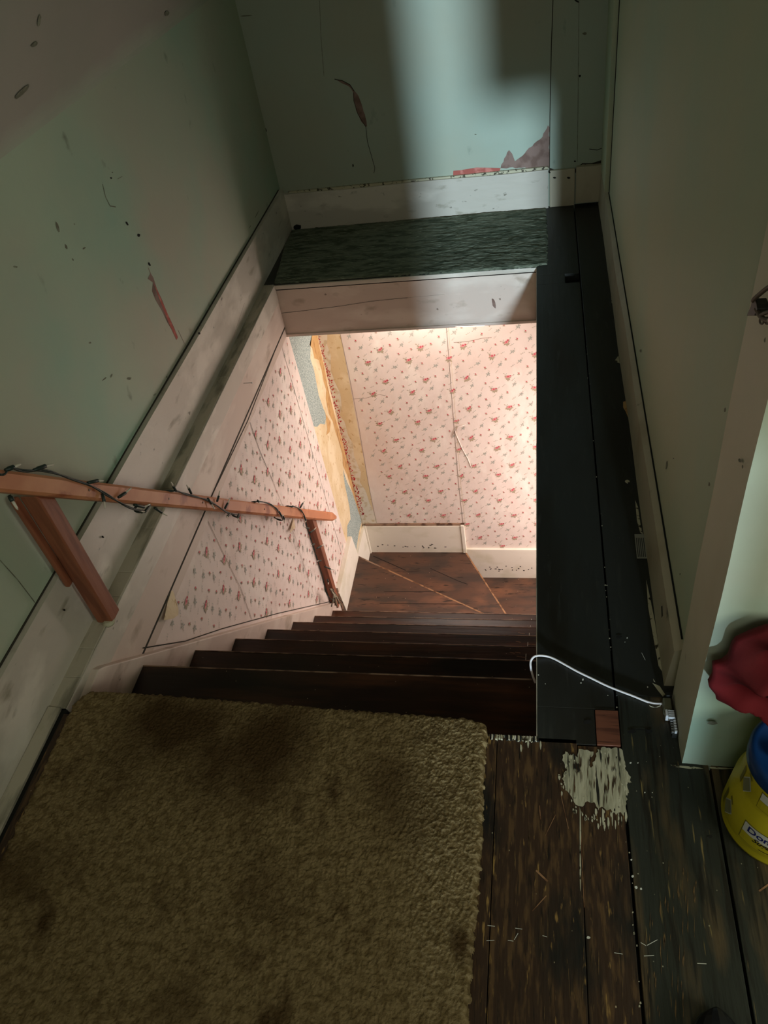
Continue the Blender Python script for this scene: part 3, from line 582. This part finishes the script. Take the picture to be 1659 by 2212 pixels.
strip3((-1.0, 3.152), (-.03, 2.627), -1.985, 'nosing'); strip3((-.512, 3.525), (-.02, 2.62), -2.24, 'nosing')
strip3((-1.165, 3.242), (-1.0, 3.152), -1.985, 'nosing', k='nosedark')
b = MB(); d_ = (Vector((-1.17, 3.247))-Vector(NW)); b.hexa([(-1.17, 3.20, -2.24), (-.02, 2.60, -2.24), (-.02, 2.612, -2.24), (-1.17, 3.235, -2.24)], [(-1.17, 3.20, -2.01), (-.02, 2.60, -2.01), (-.02, 2.612, -2.01), (-1.17, 3.235, -2.01)], 'stair'); b.build('riser', st)
b = MB(); b.hexa([(-.53, 3.53, -2.5), (-.04, 2.62, -2.5), (-.02, 2.62, -2.5), (-.51, 3.53, -2.5)], [(-.53, 3.53, -2.26), (-.04, 2.62, -2.26), (-.02, 2.62, -2.26), (-.51, 3.53, -2.26)], 'stair'); b.build('riser', st)
# grooves between the boards of the winders
b = MB()
for p, q in [((640, 1275), (760, 1268)), ((760, 1268), (940, 1280)), ((690, 1303), (1000, 1306))]: pass
for L_, z_, w_ in [([(830, 1278), (940, 1277)], -1.984, .003), ([(820, 1303), (1000, 1305)], -1.984, .003), ([(806, 1201), (845, 1218), (876, 1232)], -2.239, .005), ([(930, 1228), (990, 1255), (1010, 1262)], -2.239, .004)]:
    b = MB(); line(b, L_, 2, z_, w_, 'hole'); b.build('board_seam', st)
# scratches on the right ends of the treads
for k in range(2, 7):
    b = MB(); y = 1.17 + .2365*k; z = -.204 - .2535*k
    for q in range(5):
        yy = y-.02-random.uniform(0, .11); xx = random.uniform(-.12, -.03); L_ = random.uniform(.01, .04)
        b.poly([(xx, yy, z+.0008), (xx+L_, yy-.004, z+.0008), (xx+L_, yy-.0065, z+.0008), (xx, yy-.002, z+.0008)], 'nosing')
    b.poly([(-.06, y-.03, z+.0008), (-.058, y-.03, z+.0008), (-.06, y-.11, z+.0008), (-.062, y-.11, z+.0008)], 'label')
    b.build('scratch', st)
b = MB(); yb = 2.72
b.prism([(.93, -.03), (1.03, -.02), (1.049, SK(1.049)), (yb, SK(yb)), (yb, SK(yb)-.32), (1.05, -.38), (.93, -.3)], 0, -1.178, -1.149, 'pinkw')
b.build('skirting_board', st, .003)
for o in ALL:
    if o.parent is st and o.name.startswith('skirting'): o['label'] = 'white painted skirting board'

# ------------------------------------------------------------------ rugs
def rug(name, poly, z, h, k, res, amp, freq, label, cat, fr=(1, 1), wob=.006, flat=.012):
    xs = [p[0] for p in poly]; ys_ = [p[1] for p in poly]; x0, x1, y0, y1 = min(xs)-.01, max(xs)+.01, min(ys_)-.01, max(ys_)+.01
    nx = int((x1-x0)/res); ny = int((y1-y0)/res)
    P = [Vector((p[0], p[1], 0)) for p in poly]; n = len(P)
    def sd(x, y):
        best = 9; inside = False
        for i in range(n):
            a, b_ = P[i], P[(i+1) % n]; dx, dy = b_.x-a.x, b_.y-a.y
            t = max(0, min(1, ((x-a.x)*dx+(y-a.y)*dy)/(dx*dx+dy*dy))); d = math.hypot(x-a.x-t*dx, y-a.y-t*dy)
            if d < best: best = d
            if (a.y > y) != (b_.y > y) and x < (b_.x-a.x)*(y-a.y)/(b_.y-a.y)+a.x: inside = not inside
        return best if inside else -best
    V = []; idx = {}; Fc = []
    for j in range(ny+1):
        for i in range(nx+1):
            x = x0+i*res; y = y0+j*res
            near = x-x0 < .06 or x1-x < .06 or y-y0 < .06 or y1-y < .06
            d = sd(x, y) if near else .1
            d += wob*noise.noise((x*90, y*90, 1))
            if d < -res*1.2: continue
            e = min(1, max(0, d/flat)); e = math.sqrt(1-(1-e)**2)
            q = Vector((x*freq*fr[0], y*freq*fr[1], 3)); w_ = noise.noise_vector(q*.35)*1.2; q = q + w_
            t = noise.noise(q)*.6 + (.5-abs(noise.noise(q*2.1)))*.55 + .25*noise.noise(q*4.3)
            big = .35*noise.noise((x*7, y*7, 8))
            zz = z + e*(h + amp*(t+big)) - (0 if e > 0 else .004)
            idx[(i, j)] = len(V); V.append((x + .3*amp*noise.noise(q*1.7+Vector((5, 0, 0))), y + .3*amp*noise.noise(q*1.7+Vector((0, 7, 0))), max(z-.003, zz)))
    for j in range(ny):
        for i in range(nx):
            c = [idx.get(t) for t in ((i, j), (i+1, j), (i+1, j+1), (i, j+1))]
            if None not in c: Fc.append(tuple(c))
    me = bpy.data.meshes.new(name); me.from_pydata(V, [], Fc); me.materials.append(M[k])
    me.polygons.foreach_set('use_smooth', [True]*len(Fc)); me.update()
    o = bpy.data.objects.new(name, me); C.objects.link(o); tag(o, label, cat); ALL.append(o); return o
RP = [(-1.150, .900), (-1.138, .930), (-1.115, .946), (-.9, .944), (-.5, .928), (-.16, .918), (-.128, .905), (-.122, .88), (-.125, .79), (-.122, .65), (-.128, .445), (-.132, .30), (-.14, -.3), (-1.15, -.3), (-1.144, .527)]
rug('shag_carpet', RP, .0, .018, 'rug', .0022, .0046, 200, 'olive beige shag carpet remnant lying at the top of the stairs', 'carpet')
GP = [(-1.218, 3.632), (-1.216, 3.45), (-1.19, 3.25), (-1.178, 3.10), (-1.172, 3.078), (-.013, 3.068), (.0, 3.072), (.03, 3.075), (.033, 3.30), (.031, 3.60), (.03, 3.635)]
rug('landing_carpet', GP, .0, .006, 'green', .005, .004, 42, 'dark green textured carpet strip on the narrow landing', 'carpet', fr=(.45, 1.3), wob=.003, flat=.006)
m = MB(); m.tube([(-1.2, 3.64, .01), (-1.19, 3.632, .018), (-1.175, 3.64, .01)], .012, 'hole', 6)
m.poly([(-1.18, 3.645, .012), (-.75, 3.64, .006), (-.62, 3.641, .007), (-.6, 3.652, .006), (-1.1, 3.652, .02)], 'torn')
tag(m.build('carpet_backing', origin=(-.9, 3.64, 0)), 'curled brown backing edge of the green landing carpet', 'carpet edge')

# ------------------------------------------------------------------ handrail
hr = thing('handrail', (-1.14, 1.9, -.9), 'reddish pine handrail descending beside the stairs on two posts', 'handrail')
A = Vector((-1.135, 1.075, .608)); B_ = Vector((-1.135, 2.965, -1.365)); dr = (B_-A).normalized(); up = Vector((1, 0, 0)).cross(dr).normalized(); up = up if up.z > 0 else -up
ST = A - dr*.55
b = MB(); n = 28; L = (B_-ST).length; hw, hh, ch = .023, .0235, .007
base = [(-hw, -hh+ch), (-hw+ch, -hh), (hw-ch, -hh), (hw, -hh+ch), (hw, hh-ch), (hw-ch, hh), (-hw+ch, hh), (-hw, hh-ch)]
rings = []
for i in range(n+1):
    t = i/n if i < n-5 else (n-6)/n + (i-n+6)/6*(6/n)
    d = L*t; e = L-d; s_ = 1 if e > .03 else max(.35, math.sqrt(max(0, 1-((.03-e)/.03)**2)))
    c = ST + dr*d + Vector((.002*noise.noise((d*3, 0, 0)), 0, .002*noise.noise((d*3, 5, 0))))
    rings.append([c + Vector((1, 0, 0))*x*s_ + up*y*s_ for x, y in base])
for i in range(n):
    for j in range(8): b.face([rings[i][j], rings[i][(j+1) % 8], rings[i+1][(j+1) % 8], rings[i+1][j]], 'rail')
b.face(rings[-1], 'rail'); b.face(rings[0][::-1], 'rail')
o = b.build('rail', hr); bm_ = bmesh.new(); bm_.from_mesh(o.data); bmesh.ops.remove_doubles(bm_, verts=bm_.verts, dist=1e-5); bmesh.ops.recalc_face_normals(bm_, faces=bm_.faces); bm_.to_mesh(o.data); bm_.free()
def railz(y): return A.z + (y-A.y)*dr.z/dr.y
b = MB()
def post(b, x0, x1, y0, y1, z0, dx=0, dy=0, k='post'):
    zt0, zt1 = railz(y0)-.034, railz(y1)-.034
    b.hexa([(x0, y0, z0), (x1, y0, z0), (x1, y1, z0), (x0, y1, z0)], [(x0+dx, y0+dy, zt0), (x1+dx, y0+dy, zt0), (x1+dx, y1+dy, zt1), (x0+dx, y1+dy, zt1)], k)
post(b, -1.202, -1.155, 1.165, 1.214, .002, .008, 0); p1 = b.build('post', hr, .004)
b = MB(); b.box(-1.214, -1.200, 1.15, 1.172, .17, .475, 'post'); p1b = b.build('post_backing', hr, .004)
b = MB(); post(b, -1.176, -1.138, 2.655, 2.70, SK(2.68)-.02); b.build('post', hr, .003)
for d in (.86, 1.28, 1.52, 2.1):
    b = MB(); c = ST + dr*d + Vector((hw, 0, 0)); b.tube([c, c+Vector((.0015, 0, 0))], .0035, 'screw', 10); b.build('screw', hr)
b = MB(); b.lathe([(.016, 0), (.018, .006), (.010, .012)], (-1.168, 1.168, .0), 'chip', 9); o = b.build('paint_dab', hr)

# ------------------------------------------------------------------ string of lights
sg = thing('string_lights', (-1.11, 1.8, -.5), 'dark green string of mini lights wound around the wooden handrail', 'string lights')
def up_on(x, y): return at(x, y, 0, -1.106)
segs = [[(-60, 1020), (-20, 1012), (8, 1030), (20, 1010), (52, 1016), (95, 1017), (145, 1030), (190, 1045), (240, 1076), (285, 1098), (312, 1104)],
        [(376, 1060), (398, 1065), (440, 1077), (470, 1093), (495, 1109), (520, 1114)],
        [(557, 1084), (578, 1085), (595, 1096), (606, 1113), (612, 1122)],
        [(631, 1094), (648, 1098), (657, 1112), (662, 1135), (670, 1160), (678, 1185), (686, 1210), (694, 1235), (700, 1262), (706, 1285), (722, 1300)]]
b = MB()
def smooth(P, it=3):
    for _ in range(it):
        Q = [P[0]]
        for a, c in zip(P[:-1], P[1:]): Q += [a*.75+c*.25, a*.25+c*.75]
        P = Q + [P[-1]]
    return P
for i, s_ in enumerate(segs):
    P = [up_on(*p) for p in s_]
    if i < 3:   # go round behind the rail to the next front run
        a = P[-1]; c = up_on(*segs[i+1][0]); mid = [a+Vector((-.02, .01, -.02)), a+Vector((-.06, .03, -.015)), c+Vector((-.06, -.03, .0)), c+Vector((-.02, -.005, .008))]
        P = P + mid + [c]
    P = smooth(P, 2)
    for off in (0, .0035):
        Q = [p + Vector((.001*math.sin(j*1.1+off*900), off*math.cos(j*.6), off*math.sin(j*.6))) for j, p in enumerate(P)]
        b.tube(Q, .0022, 'wire', 6)
for q in range(3): # tight turns at the upper end
    ring = []
    for j in range(17):
        a = 2*math.pi*j/16; c = A - dr*(.055+.012*q); ring.append(c + Vector((1, 0, 0))*math.cos(a)*.031 + up*math.sin(a)*.031 + dr*.006*math.sin(a*2+q))
    b.tube(ring, .0024, 'wire', 6)
b.build('wire', sg)
c2 = lambda x, y: (x*.4822, 900+y*.4822)
bulbs = [(150, 240, 192, 222, 225, 215), (22, 240, 50, 226, 78, 212), (392, 297, 428, 287, 450, 288), (459, 345, 457, 380, 455, 412), (530, 362, 553, 342, 574, 318), (600, 395, 636, 405, 660, 392), (672, 398, 640, 426, 618, 424),
         (692, 408, 716, 430, 736, 444), (790, 334, 768, 312, 752, 292), (857, 344, 838, 322, 822, 306), (930, 365, 940, 390, 950, 416), (972, 382, 973, 355, 972, 332), (1007, 412, 1013, 388, 1018, 364), (1030, 436, 1012, 446, 1002, 452),
         (1070, 436, 1058, 452, 1060, 466), (1152, 374, 1156, 384, 1150, 390), (1250, 425, 1256, 446, 1262, 440), (1266, 440, 1268, 460, 1264, 478), (1345, 408, 1351, 388, 1356, 378), (1362, 445, 1366, 466, 1358, 474),
         (1384, 500, 1366, 498, 1352, 492), (1388, 520, 1400, 508, 1408, 496), (1408, 570, 1392, 576, 1380, 580), (1420, 590, 1434, 580, 1442, 570), (1438, 645, 1422, 646, 1410, 648), (1455, 672, 1475, 682, 1490, 688), (1466, 728, 1466, 742, 1462, 752), (40, 352, 45, 378, 62, 418)]
for (sx, sy, mx_, my_, tx, ty) in bulbs:
    a, mm, t = [up_on(*c2(*p)) for p in ((sx, sy), (mx_, my_), (tx, ty))]
    a += Vector((.0, 0, 0)); mm += Vector((.006, 0, 0)); t += Vector((.010, 0, 0))
    far = max(.65, min(1, 1.2/(a-CAM).length*1.3))
    q = MB(); q.tube([a, a.lerp(mm, .3), a.lerp(mm, .35), mm, a.lerp(mm, 1.02)], .005, 'wire', 10, radii=[.0036, .0042, .0060*far, .0062*far, .0055*far]); s1 = q.build('socket', sg)
    q = MB(); q.tube([mm, mm.lerp(t, .4), mm.lerp(t, .8), t], .003, 'bulb', 8, radii=[.0036*far, .0038*far, .0030*far, .0010]); s2 = q.build('bulb', s1)
# frayed plug end beside the lower post
b = MB()
for i in range(7):
    p0 = up_on(716+random.uniform(-5, 5), 1272); b.tube([p0, up_on(720+i*1.6, 1290), up_on(716+i*4, 1305+random.uniform(-4, 6))], .003, 'chip' if i % 2 else 'brownwire', 6)
b.build('taped_end', sg)

# ------------------------------------------------------------------ loose things
m = MB(); m.box(.1115, .1605, .874, .960, -.01, .0015, 'patch')
tag(m.build('wood_block', bevel=.001, origin=(.136, .917, 0)), 'small reddish brown wood block let into the black floorboards', 'wood block')
# nail in the lining
m = MB(); p = at(526, 828, 0, -1.17); m.tube([p, p+Vector((.034, .004, -.002))], .0016, 'metal', 8); m.tube([p+Vector((.034, .004, -.002)), p+Vector((.036, .004, -.002))], .004, 'metal', 12)
tag(m.build('nail', origin=p), 'bent nail sticking out of the white stairwell lining board', 'nail')
# curled wallpaper flap
def flap(name, pts, label):
    b = MB(); P = []
    for x, y, off in pts: P.append(at(x, y, 0, WP+.003+off))
    b.poly(P, 'tan'); o = b.build(name, origin=P[0]); md = o.modifiers.new('solid', 'SOLIDIFY'); md.thickness = .0008; tag(o, label, 'wallpaper flap'); return o
flap('wallpaper_flap', [(372, 1270, .0), (378, 1292, .006), (385, 1315, .010), (385, 1328, .012), (374, 1336, .016), (354, 1340, .018), (362, 1300, .008)], 'curled brown underside of wallpaper hanging loose beside the lower left lining board')
flap('wallpaper_flap', [(634, 1118, .0), (638, 1140, .010), (626, 1151, .012)], 'tiny torn wallpaper triangle just below the handrail')
# torn dark gaps where the paper has pulled off the lining
m = MB(); m.poly(px([(372, 1262), (384, 1240), (376, 1270), (368, 1300), (362, 1310)], 0, WP+.0030), 'line'); m.poly(px([(545, 880), (560, 850), (552, 885), (540, 912), (530, 918)], 0, WP+.003), 'hole')
m.poly(px([(352, 1330), (366, 1290), (372, 1270), (380, 1240), (368, 1262), (340, 1340)], 0, WP+.0026), 'greypaper')
struct(m.build('trim_paper_gap'))
# white cable and connector
cb = thing('cable', (.1, 1.1, 0), 'thin white cable running over the black floorboards into the stairwell', 'cable')
pts = [at(x, y, 2, .005) for x, y in [(1432, 1520), (1415, 1520), (1398, 1516), (1370, 1504), (1340, 1493), (1310, 1481), (1280, 1466), (1250, 1452), (1225, 1438), (1200, 1424), (1185, 1418)]] + [at(1172, 1416, 2, .008), at(1160, 1416, 2, .010), at(1152, 1419, 2, .004), at(1146, 1428, 0, -.030), at(1146, 1440, 0, -.030), at(1150, 1458, 0, -.026), at(1156, 1474, 0, -.020)]
m = MB(); m.tube(smooth(pts, 2), .0026, 'cable', 10); m.build('cord', cb)
m = MB(); m.tube(smooth([at(x, y, 2, .006) for x, y in [(1427, 1524), (1418, 1528), (1408, 1527), (1403, 1524)]], 2), .001, 'chip', 6); m.build('thin_wire', cb)
jk = thing('phone_jack', (.268, .95, 0), 'broken open jack with bright metal contacts lying against the corner', 'phone jack')
m = MB(); m.box(.255, .272, .955, .985, .0, .022, 'grey'); m.box(.262, .275, .985, .995, .0, .03, 'black'); m.build('housing', jk, .002)
m = MB(); m.box(.257, .268, .938, .955, .004, .024, 'plw'); m.build('clip', jk, .0015)
for i in range(4):
    m = MB(); m.box(.262, .274, .947-i*.005, .949-i*.005, .022, .030, 'plw'); m.build('contact', jk)
m = MB(); m.box(.266, .277, .900, .938, .0, .014, 'black'); m.build('terminal_strip', jk, .001)
for i in range(6):
    m = MB(); y = .933-i*.006; m.box(.265, .270, y, y+.0025, .012, .020, 'metal'); m.box(.271, .276, y-.001, y+.002, .012, .024, 'plw'); m.build('contact', jk)
# paper tag
m = MB(); q = [at(1370.5, 1154, 2, .0016), at(1396, 1154, 2, .0016), at(1402, 1206, 2, .0016), at(1376, 1206, 2, .0016)]
m.hexa([(v.x, v.y, .0006) for v in (q[3], q[2], q[1], q[0])], [(v.x, v.y, .0016) for v in (q[3], q[2], q[1], q[0])], 'paper')
for i in range(6):
    f = .12+i*.15; a = q[0].lerp(q[1], f); c = q[3].lerp(q[2], f); a, c = a.lerp(c, .16), a.lerp(c, .95); w_ = Vector((.0009, 0, .0004)); w2 = Vector((-.0009, 0, .0004)); m.face([a+w2, c+w2, c+w_, a+w_], 'ink')
tag(m.build('paper_tag', origin=(.25, 1.46, 0)), 'small pale tag with dark lines tucked under the right baseboard', 'paper tag')
# round washer on the floor
m = MB(); p = at(1355, 1041, 2, .0); m.lathe([(.002, .0012), (.0058, .0012), (.0068, .002), (.0058, .0028), (.002, .0028)], p, 'chip', 20)
tag(m.build('button', origin=p), 'small round pale button lying on the black floorboard', 'button')
# black plug with wires on the corner post
pl = thing('wall_hook', at(1632, 665, 0, .272), 'black triangular cable clip with wires on the cream corner', 'cable clip')
m = MB()
PP = px([(1612, 682), (1629, 682), (1636, 668), (1634, 655), (1630, 645), (1624, 648), (1622, 660)], 0, .262)
m.hexa([p + Vector((.014, 0, 0)) for p in PP], PP, 'black'); m.build('clip', pl, .001)
m = MB(); m.tube(smooth(px([(1627, 650), (1630, 645), (1645, 632), (1660, 620), (1675, 612)], 0, .262), 2), .0028, 'brownwire', 8); m.build('wire', pl)
m = MB(); m.tube(smooth(px([(1634, 668), (1640, 680), (1650, 690), (1662, 692)], 0, .264), 2), .003, 'brownwire', 8); m.tube(smooth(px([(1643, 681), (1652, 676), (1664, 673)], 0, .264), 2), .0025, 'brownwire', 8); m.build('wire', pl)
m = MB()
for cx_ in (1645.5, 1657): m.tube([at(cx_+4.5*math.cos(a*.5236), 693+7*math.sin(a*.5236), 0, .266) for a in range(13)], .0012, 'brownwire', 6)
m.build('ring', pl)

# yellow tub
CX, CY = .440, .738
tb = thing('sugar_tub', (CX, CY, 0), 'yellow plastic tub with blue lid standing against the end wall', 'tub')
m = MB(); m.lathe([(.092, 0), (.100, .003), (.1015, .012), (.0985, .022), (.1005, .03), (.0985, .07), (.0955, .118), (.088, .136), (.0875, .15), (.0855, .205), (.084, .21), (.078, .214)], (CX, CY, 0), 'yellow', 96); m.build('body', tb)
m = MB(); m.lathe([(.078, .207), (.0865, .207), (.088, .211), (.088, .236), (.084, .243), (.076, .244), (.073, .238), (.03, .237), (.0, .237)], (CX, CY, 0), 'blue', 96); m.build('lid', tb)
m = MB(); m.box(CX-.05, CX+.05, CY-.012, CY+.012, .238, .258, 'blue'); m.build('lid_handle', tb, .006)
def rad(z):
    pr = [(.1005, .03), (.0985, .07), (.0955, .118), (.088, .136), (.0875, .15), (.0855, .205)]
    for (r0, z0), (r1, z1) in zip(pr[:-1], pr[1:]):
        if z <= z1: return r0+(r1-r0)*(z-z0)/(z1-z0)
    return .0855
def cyl(a, z, off=.0006):
    r = rad(z)+off; return (CX+r*math.cos(a), CY+r*math.sin(a), z)
def cpatch(mb, a0, a1, z0, z1, k, off=.0006, skew=0):
    n = 16
    for i in range(n):
        b0, b1 = a0+(a1-a0)*i/n, a0+(a1-a0)*(i+1)/n
        for j in range(6):
            y0, y1 = z0+(z1-z0)*j/6, z0+(z1-z0)*(j+1)/6
            mb.face([cyl(b0, y0, off), cyl(b1, y0, off), cyl(b1, y1, off), cyl(b0, y1, off)], k)
R_ = math.radians
def text_on_tub(body, a_c, zc, size, k, off, parent, name, shear=0):
    cu = bpy.data.curves.new(name, 'FONT'); cu.body = body; cu.size = size; cu.align_x = 'LEFT'; cu.align_y = 'CENTER'; cu.offset = size*.018; cu.shear = shear; cu.resolution_u = 3
    to = bpy.data.objects.new(name, cu); C.objects.link(to); dg = bpy.context.evaluated_depsgraph_get(); dg.update()
    me = bpy.data.meshes.new_from_object(to.evaluated_get(dg)); bpy.data.objects.remove(to)
    bm = bmesh.new(); bm.from_mesh(me); bmesh.ops.triangulate(bm, faces=bm.faces); bmesh.ops.subdivide_edges(bm, edges=[e for e in bm.edges if e.calc_length() > .006], cuts=2); o0 = Vector(parent['_o'])
    for v in bm.verts:
        z = zc+v.co.y; v.co = Vector(cyl(a_c + v.co.x/rad(zc), z, off)) - o0
    bm.to_mesh(me); bm.free(); me.materials.clear(); me.materials.append(M[k])
    o = bpy.data.objects.new(name, me); C.objects.link(o); o.parent = parent; o['_o'] = parent['_o']; ALL.append(o); return o
A0 = R_(214)
m = MB(); cpatch(m, A0-.02, A0+1.32, .010+.028, .098, 'yellowd', .0005); m.build('label_outline', tb)
m = MB(); cpatch(m, A0, A0+1.3, .0395, .0665, 'yellow', .0009); cpatch(m, A0, A0+1.3, .0665, .0965, 'label', .0010); m.build('label', tb)
text_on_tub('Domino', A0+.08, .083, .024, 'navy', .0016, tb, 'lettering')
text_on_tub('Sugar', A0+.22, .064, .018, 'ink', .0016, tb, 'lettering', .4)
m = MB(); cpatch(m, A0+.38, A0+.78, .044, .0460, 'ink', .0014); m.build('small_print', tb)
m = MB(); cpatch(m, A0+.02, A0+1.3, .150, .200, 'yellowd', .0005); cpatch(m, A0+.03, A0+1.3, .1515, .175, 'yellow', .0009); cpatch(m, A0+.04, A0+1.3, .176, .1985, 'label', .0010); m.build('label', tb)
for a0, z0, z1 in ((186, .034, .088), (193, .140, .196)):
    a0 = R_(a0); m = MB()
    m.poly([cyl(a0-.16, (z0+z1)/2, .0009), cyl(a0, z0, .0009), cyl(a0+.18, (z0+z1)/2, .0009), cyl(a0+.02, z1, .0007)], 'label')
    m.poly([cyl(a0-.14, (z0+z1)/2, .0018), cyl(a0, z0+.003, .0018), cyl(a0+.16, (z0+z1)/2, .0018), cyl(a0+.02, z1-.003, .0014)], 'greylabel')
    m.poly([cyl(a0-.03, z1+.004, .001), cyl(a0+.10, z1-.004, .001), cyl(a0+.11, z1+.0, .001), cyl(a0-.01, z1+.012, .001)], 'yellowd')
    m.poly([cyl(a0-.28, z0+.006, .001), cyl(a0-.2, z0, .001), cyl(a0-.16, z1-.008, .001), cyl(a0-.25, z1, .001)], 'yellowd'); m.build('side_print', tb)

# red cloth heaped over the tub against the wall
nu, nv = 60, 44
LE = [(1600, 1524), (1570, 1520), (1547, 1511), (1545, 1500), (1530, 1482), (1540, 1466), (1541, 1440), (1560, 1436), (1574, 1425), (1582, 1400), (1590, 1388), (1625, 1372), (1660, 1360)]
LP = [at(x, y, 1, .80) for x, y in LE]; LX = [(p.x, p.z) for p in LP]
# left outline as a function of v (0 bottom .. 1 top), right side out to x = .62
def outl(v):
    t = v*(len(LX)-1); i = min(int(t), len(LX)-2); f = t-i; return (LX[i][0]*(1-f)+LX[i+1][0]*f, LX[i][1]*(1-f)+LX[i+1][1]*f)
V = []; zb0 = LX[0][1]; zt0 = LX[-1][1]
for side in (0, 1):
    for i in range(nu+1):
        for j in range(nv+1):
            u, v = i/nu, j/nv; lx, lz = outl(v)
            rx, rz = .62, (.262 + (.50-.262)*v)
            x = lx + (rx-lx)*u; z = lz + (rz-lz)*(u**.8)
            if side == 0:
                th = .034*min(1, u*4)**.8*math.sqrt(max(0.02, 1-(2*v-1)**4))
                f = .032*(.5-abs(math.sin(z*32 + x*17 + 2.2*noise.noise((x*7, z*7, 0)))))*1.4 + .012*(.5-abs(math.sin(z*44 - x*38 + 1.5 + noise.noise((x*9, z*5, 2))))) + .010*noise.noise((x*22, z*30, 4))
                y = .80 - th - f*min(1, u*5)*min(1, v*8)*min(1, (1-v)*8)
            else: y = .812
            V.append((x, y, z))
Fc = []; N1 = (nu+1)*(nv+1)
for i in range(nu):
    for j in range(nv):
        a = i*(nv+1)+j; Fc.append((a, a+nv+1, a+nv+2, a+1)); Fc.append((N1+a, N1+a+1, N1+a+nv+2, N1+a+nv+1))
for i in range(nu):
    a = i*(nv+1); Fc.append((a, N1+a, N1+a+nv+1, a+nv+1)); a += nv; Fc.append((a, a+nv+1, N1+a+nv+1, N1+a))
for j in range(nv):
    a = j; Fc.append((a, a+1, N1+a+1, N1+a)); a = nu*(nv+1)+j; Fc.append((a, N1+a, N1+a+1, a+1))
me = bpy.data.meshes.new('red_cloth'); o0 = Vector((.45, .8, .26)); me.from_pydata([tuple(Vector(v)-o0) for v in V], [], Fc); me.materials.append(M['cloth'])
bm = bmesh.new(); bm.from_mesh(me); bmesh.ops.remove_doubles(bm, verts=bm.verts, dist=.0002); bmesh.ops.recalc_face_normals(bm, faces=bm.faces); bm.to_mesh(me); bm.free()
for p in me.polygons: p.use_smooth = True
o = bpy.data.objects.new('red_cloth', me); o.location = o0; C.objects.link(o); tag(o, 'crumpled dark red cloth bunched above the yellow tub at the wall', 'cloth'); ALL.append(o)

# shoe toe at the bottom of the frame
sh = thing('shoe', (.272, .25, 0), 'black shoe toe just entering the bottom of the picture', 'shoe')
m = MB(); n = 16
ringsS = []
for i in range(n+1):
    t = (i/n)**2.2; y = .372 - .30*t; w_ = .048*math.sqrt(max(0, 1-(1-min(1, t*3.0))**2))*(1-.18*max(0, t-.4)) + .001; hgt = .022 + .03*math.sqrt(min(1, t*2.4)) + (.03*t if t > .4 else 0)
    ringsS.append([(.272 + w_*math.cos(a*math.pi/8), y, .016 + hgt*math.sin(a*math.pi/8)) for a in range(9)])
for i in range(n):
    for j in range(8): m.face([ringsS[i][j], ringsS[i+1][j], ringsS[i+1][j+1], ringsS[i][j+1]], 'leather', True)
m.face(ringsS[-1], 'leather'); m.build('upper', sh)
m = MB(); prof = [(r[0][0]+.003, r[0][1]) for r in ringsS] + [(r[8][0]-.003, r[8][1]) for r in reversed(ringsS)]; m.prism(prof, 2, .0005, .018, 'black'); m.build('sole', sh)
sh.location.y += .022

# ------------------------------------------------------------------ rest of the room (out of frame), with an opening shaped to cast the sun streak
def hole_y(xw, yy): return xw + .085*(UB-yy)
m = MB(); YF = -1.5; x0_, x1_ = -.515+.085*5.16, -.25+.085*5.16; xr = .045+.085*5.16; zb_, zm_, zt_ = .30, 1.20, 2.1
m.box(-1.4, x0_, YF-.1, YF, -.05, 2.4, 'mint'); m.box(x0_, xr, YF-.1, YF, -.05, zb_, 'mint'); m.box(xr, 2.2, YF-.1, YF, -.05, 2.4, 'mint'); m.box(x0_, xr, YF-.1, YF, zt_, 2.4, 'mint'); m.box(x1_, xr, YF-.1, YF, zm_, zt_, 'mint')  # L-shaped opening made up to give the sun streak its outline
struct(m.build('wall_front'))
m = MB(); m.box(2.1, 2.2, -1.6, 1.0, -.05, 2.4, 'mint'); struct(m.build('wall_side'))
m = MB(); m.box(.75, .83, -1.5, -.14, -.03, 2.35, 'cream'); struct(m.build('shade_blocker'))  # unseen blocker, added to shade the lower-left of the shag rug

for o in ALL:
    if '_o' in o: del o['_o']
# keep the building closed above and around
m = MB(); m.box(-1.6, 2.3, -1.7, 3.9, 2.45, 2.5, 'ceil')
m.box(-1.5, -1.34, -1.7, 3.9, -.1, 2.5, 'mint'); m.box(-1.5, 2.3, 3.78, 3.9, -3.4, 2.5, 'mint')
struct(m.build('wall_outer'))
if '_o' in bpy.data.objects['wall_outer']: del bpy.data.objects['wall_outer']['_o']
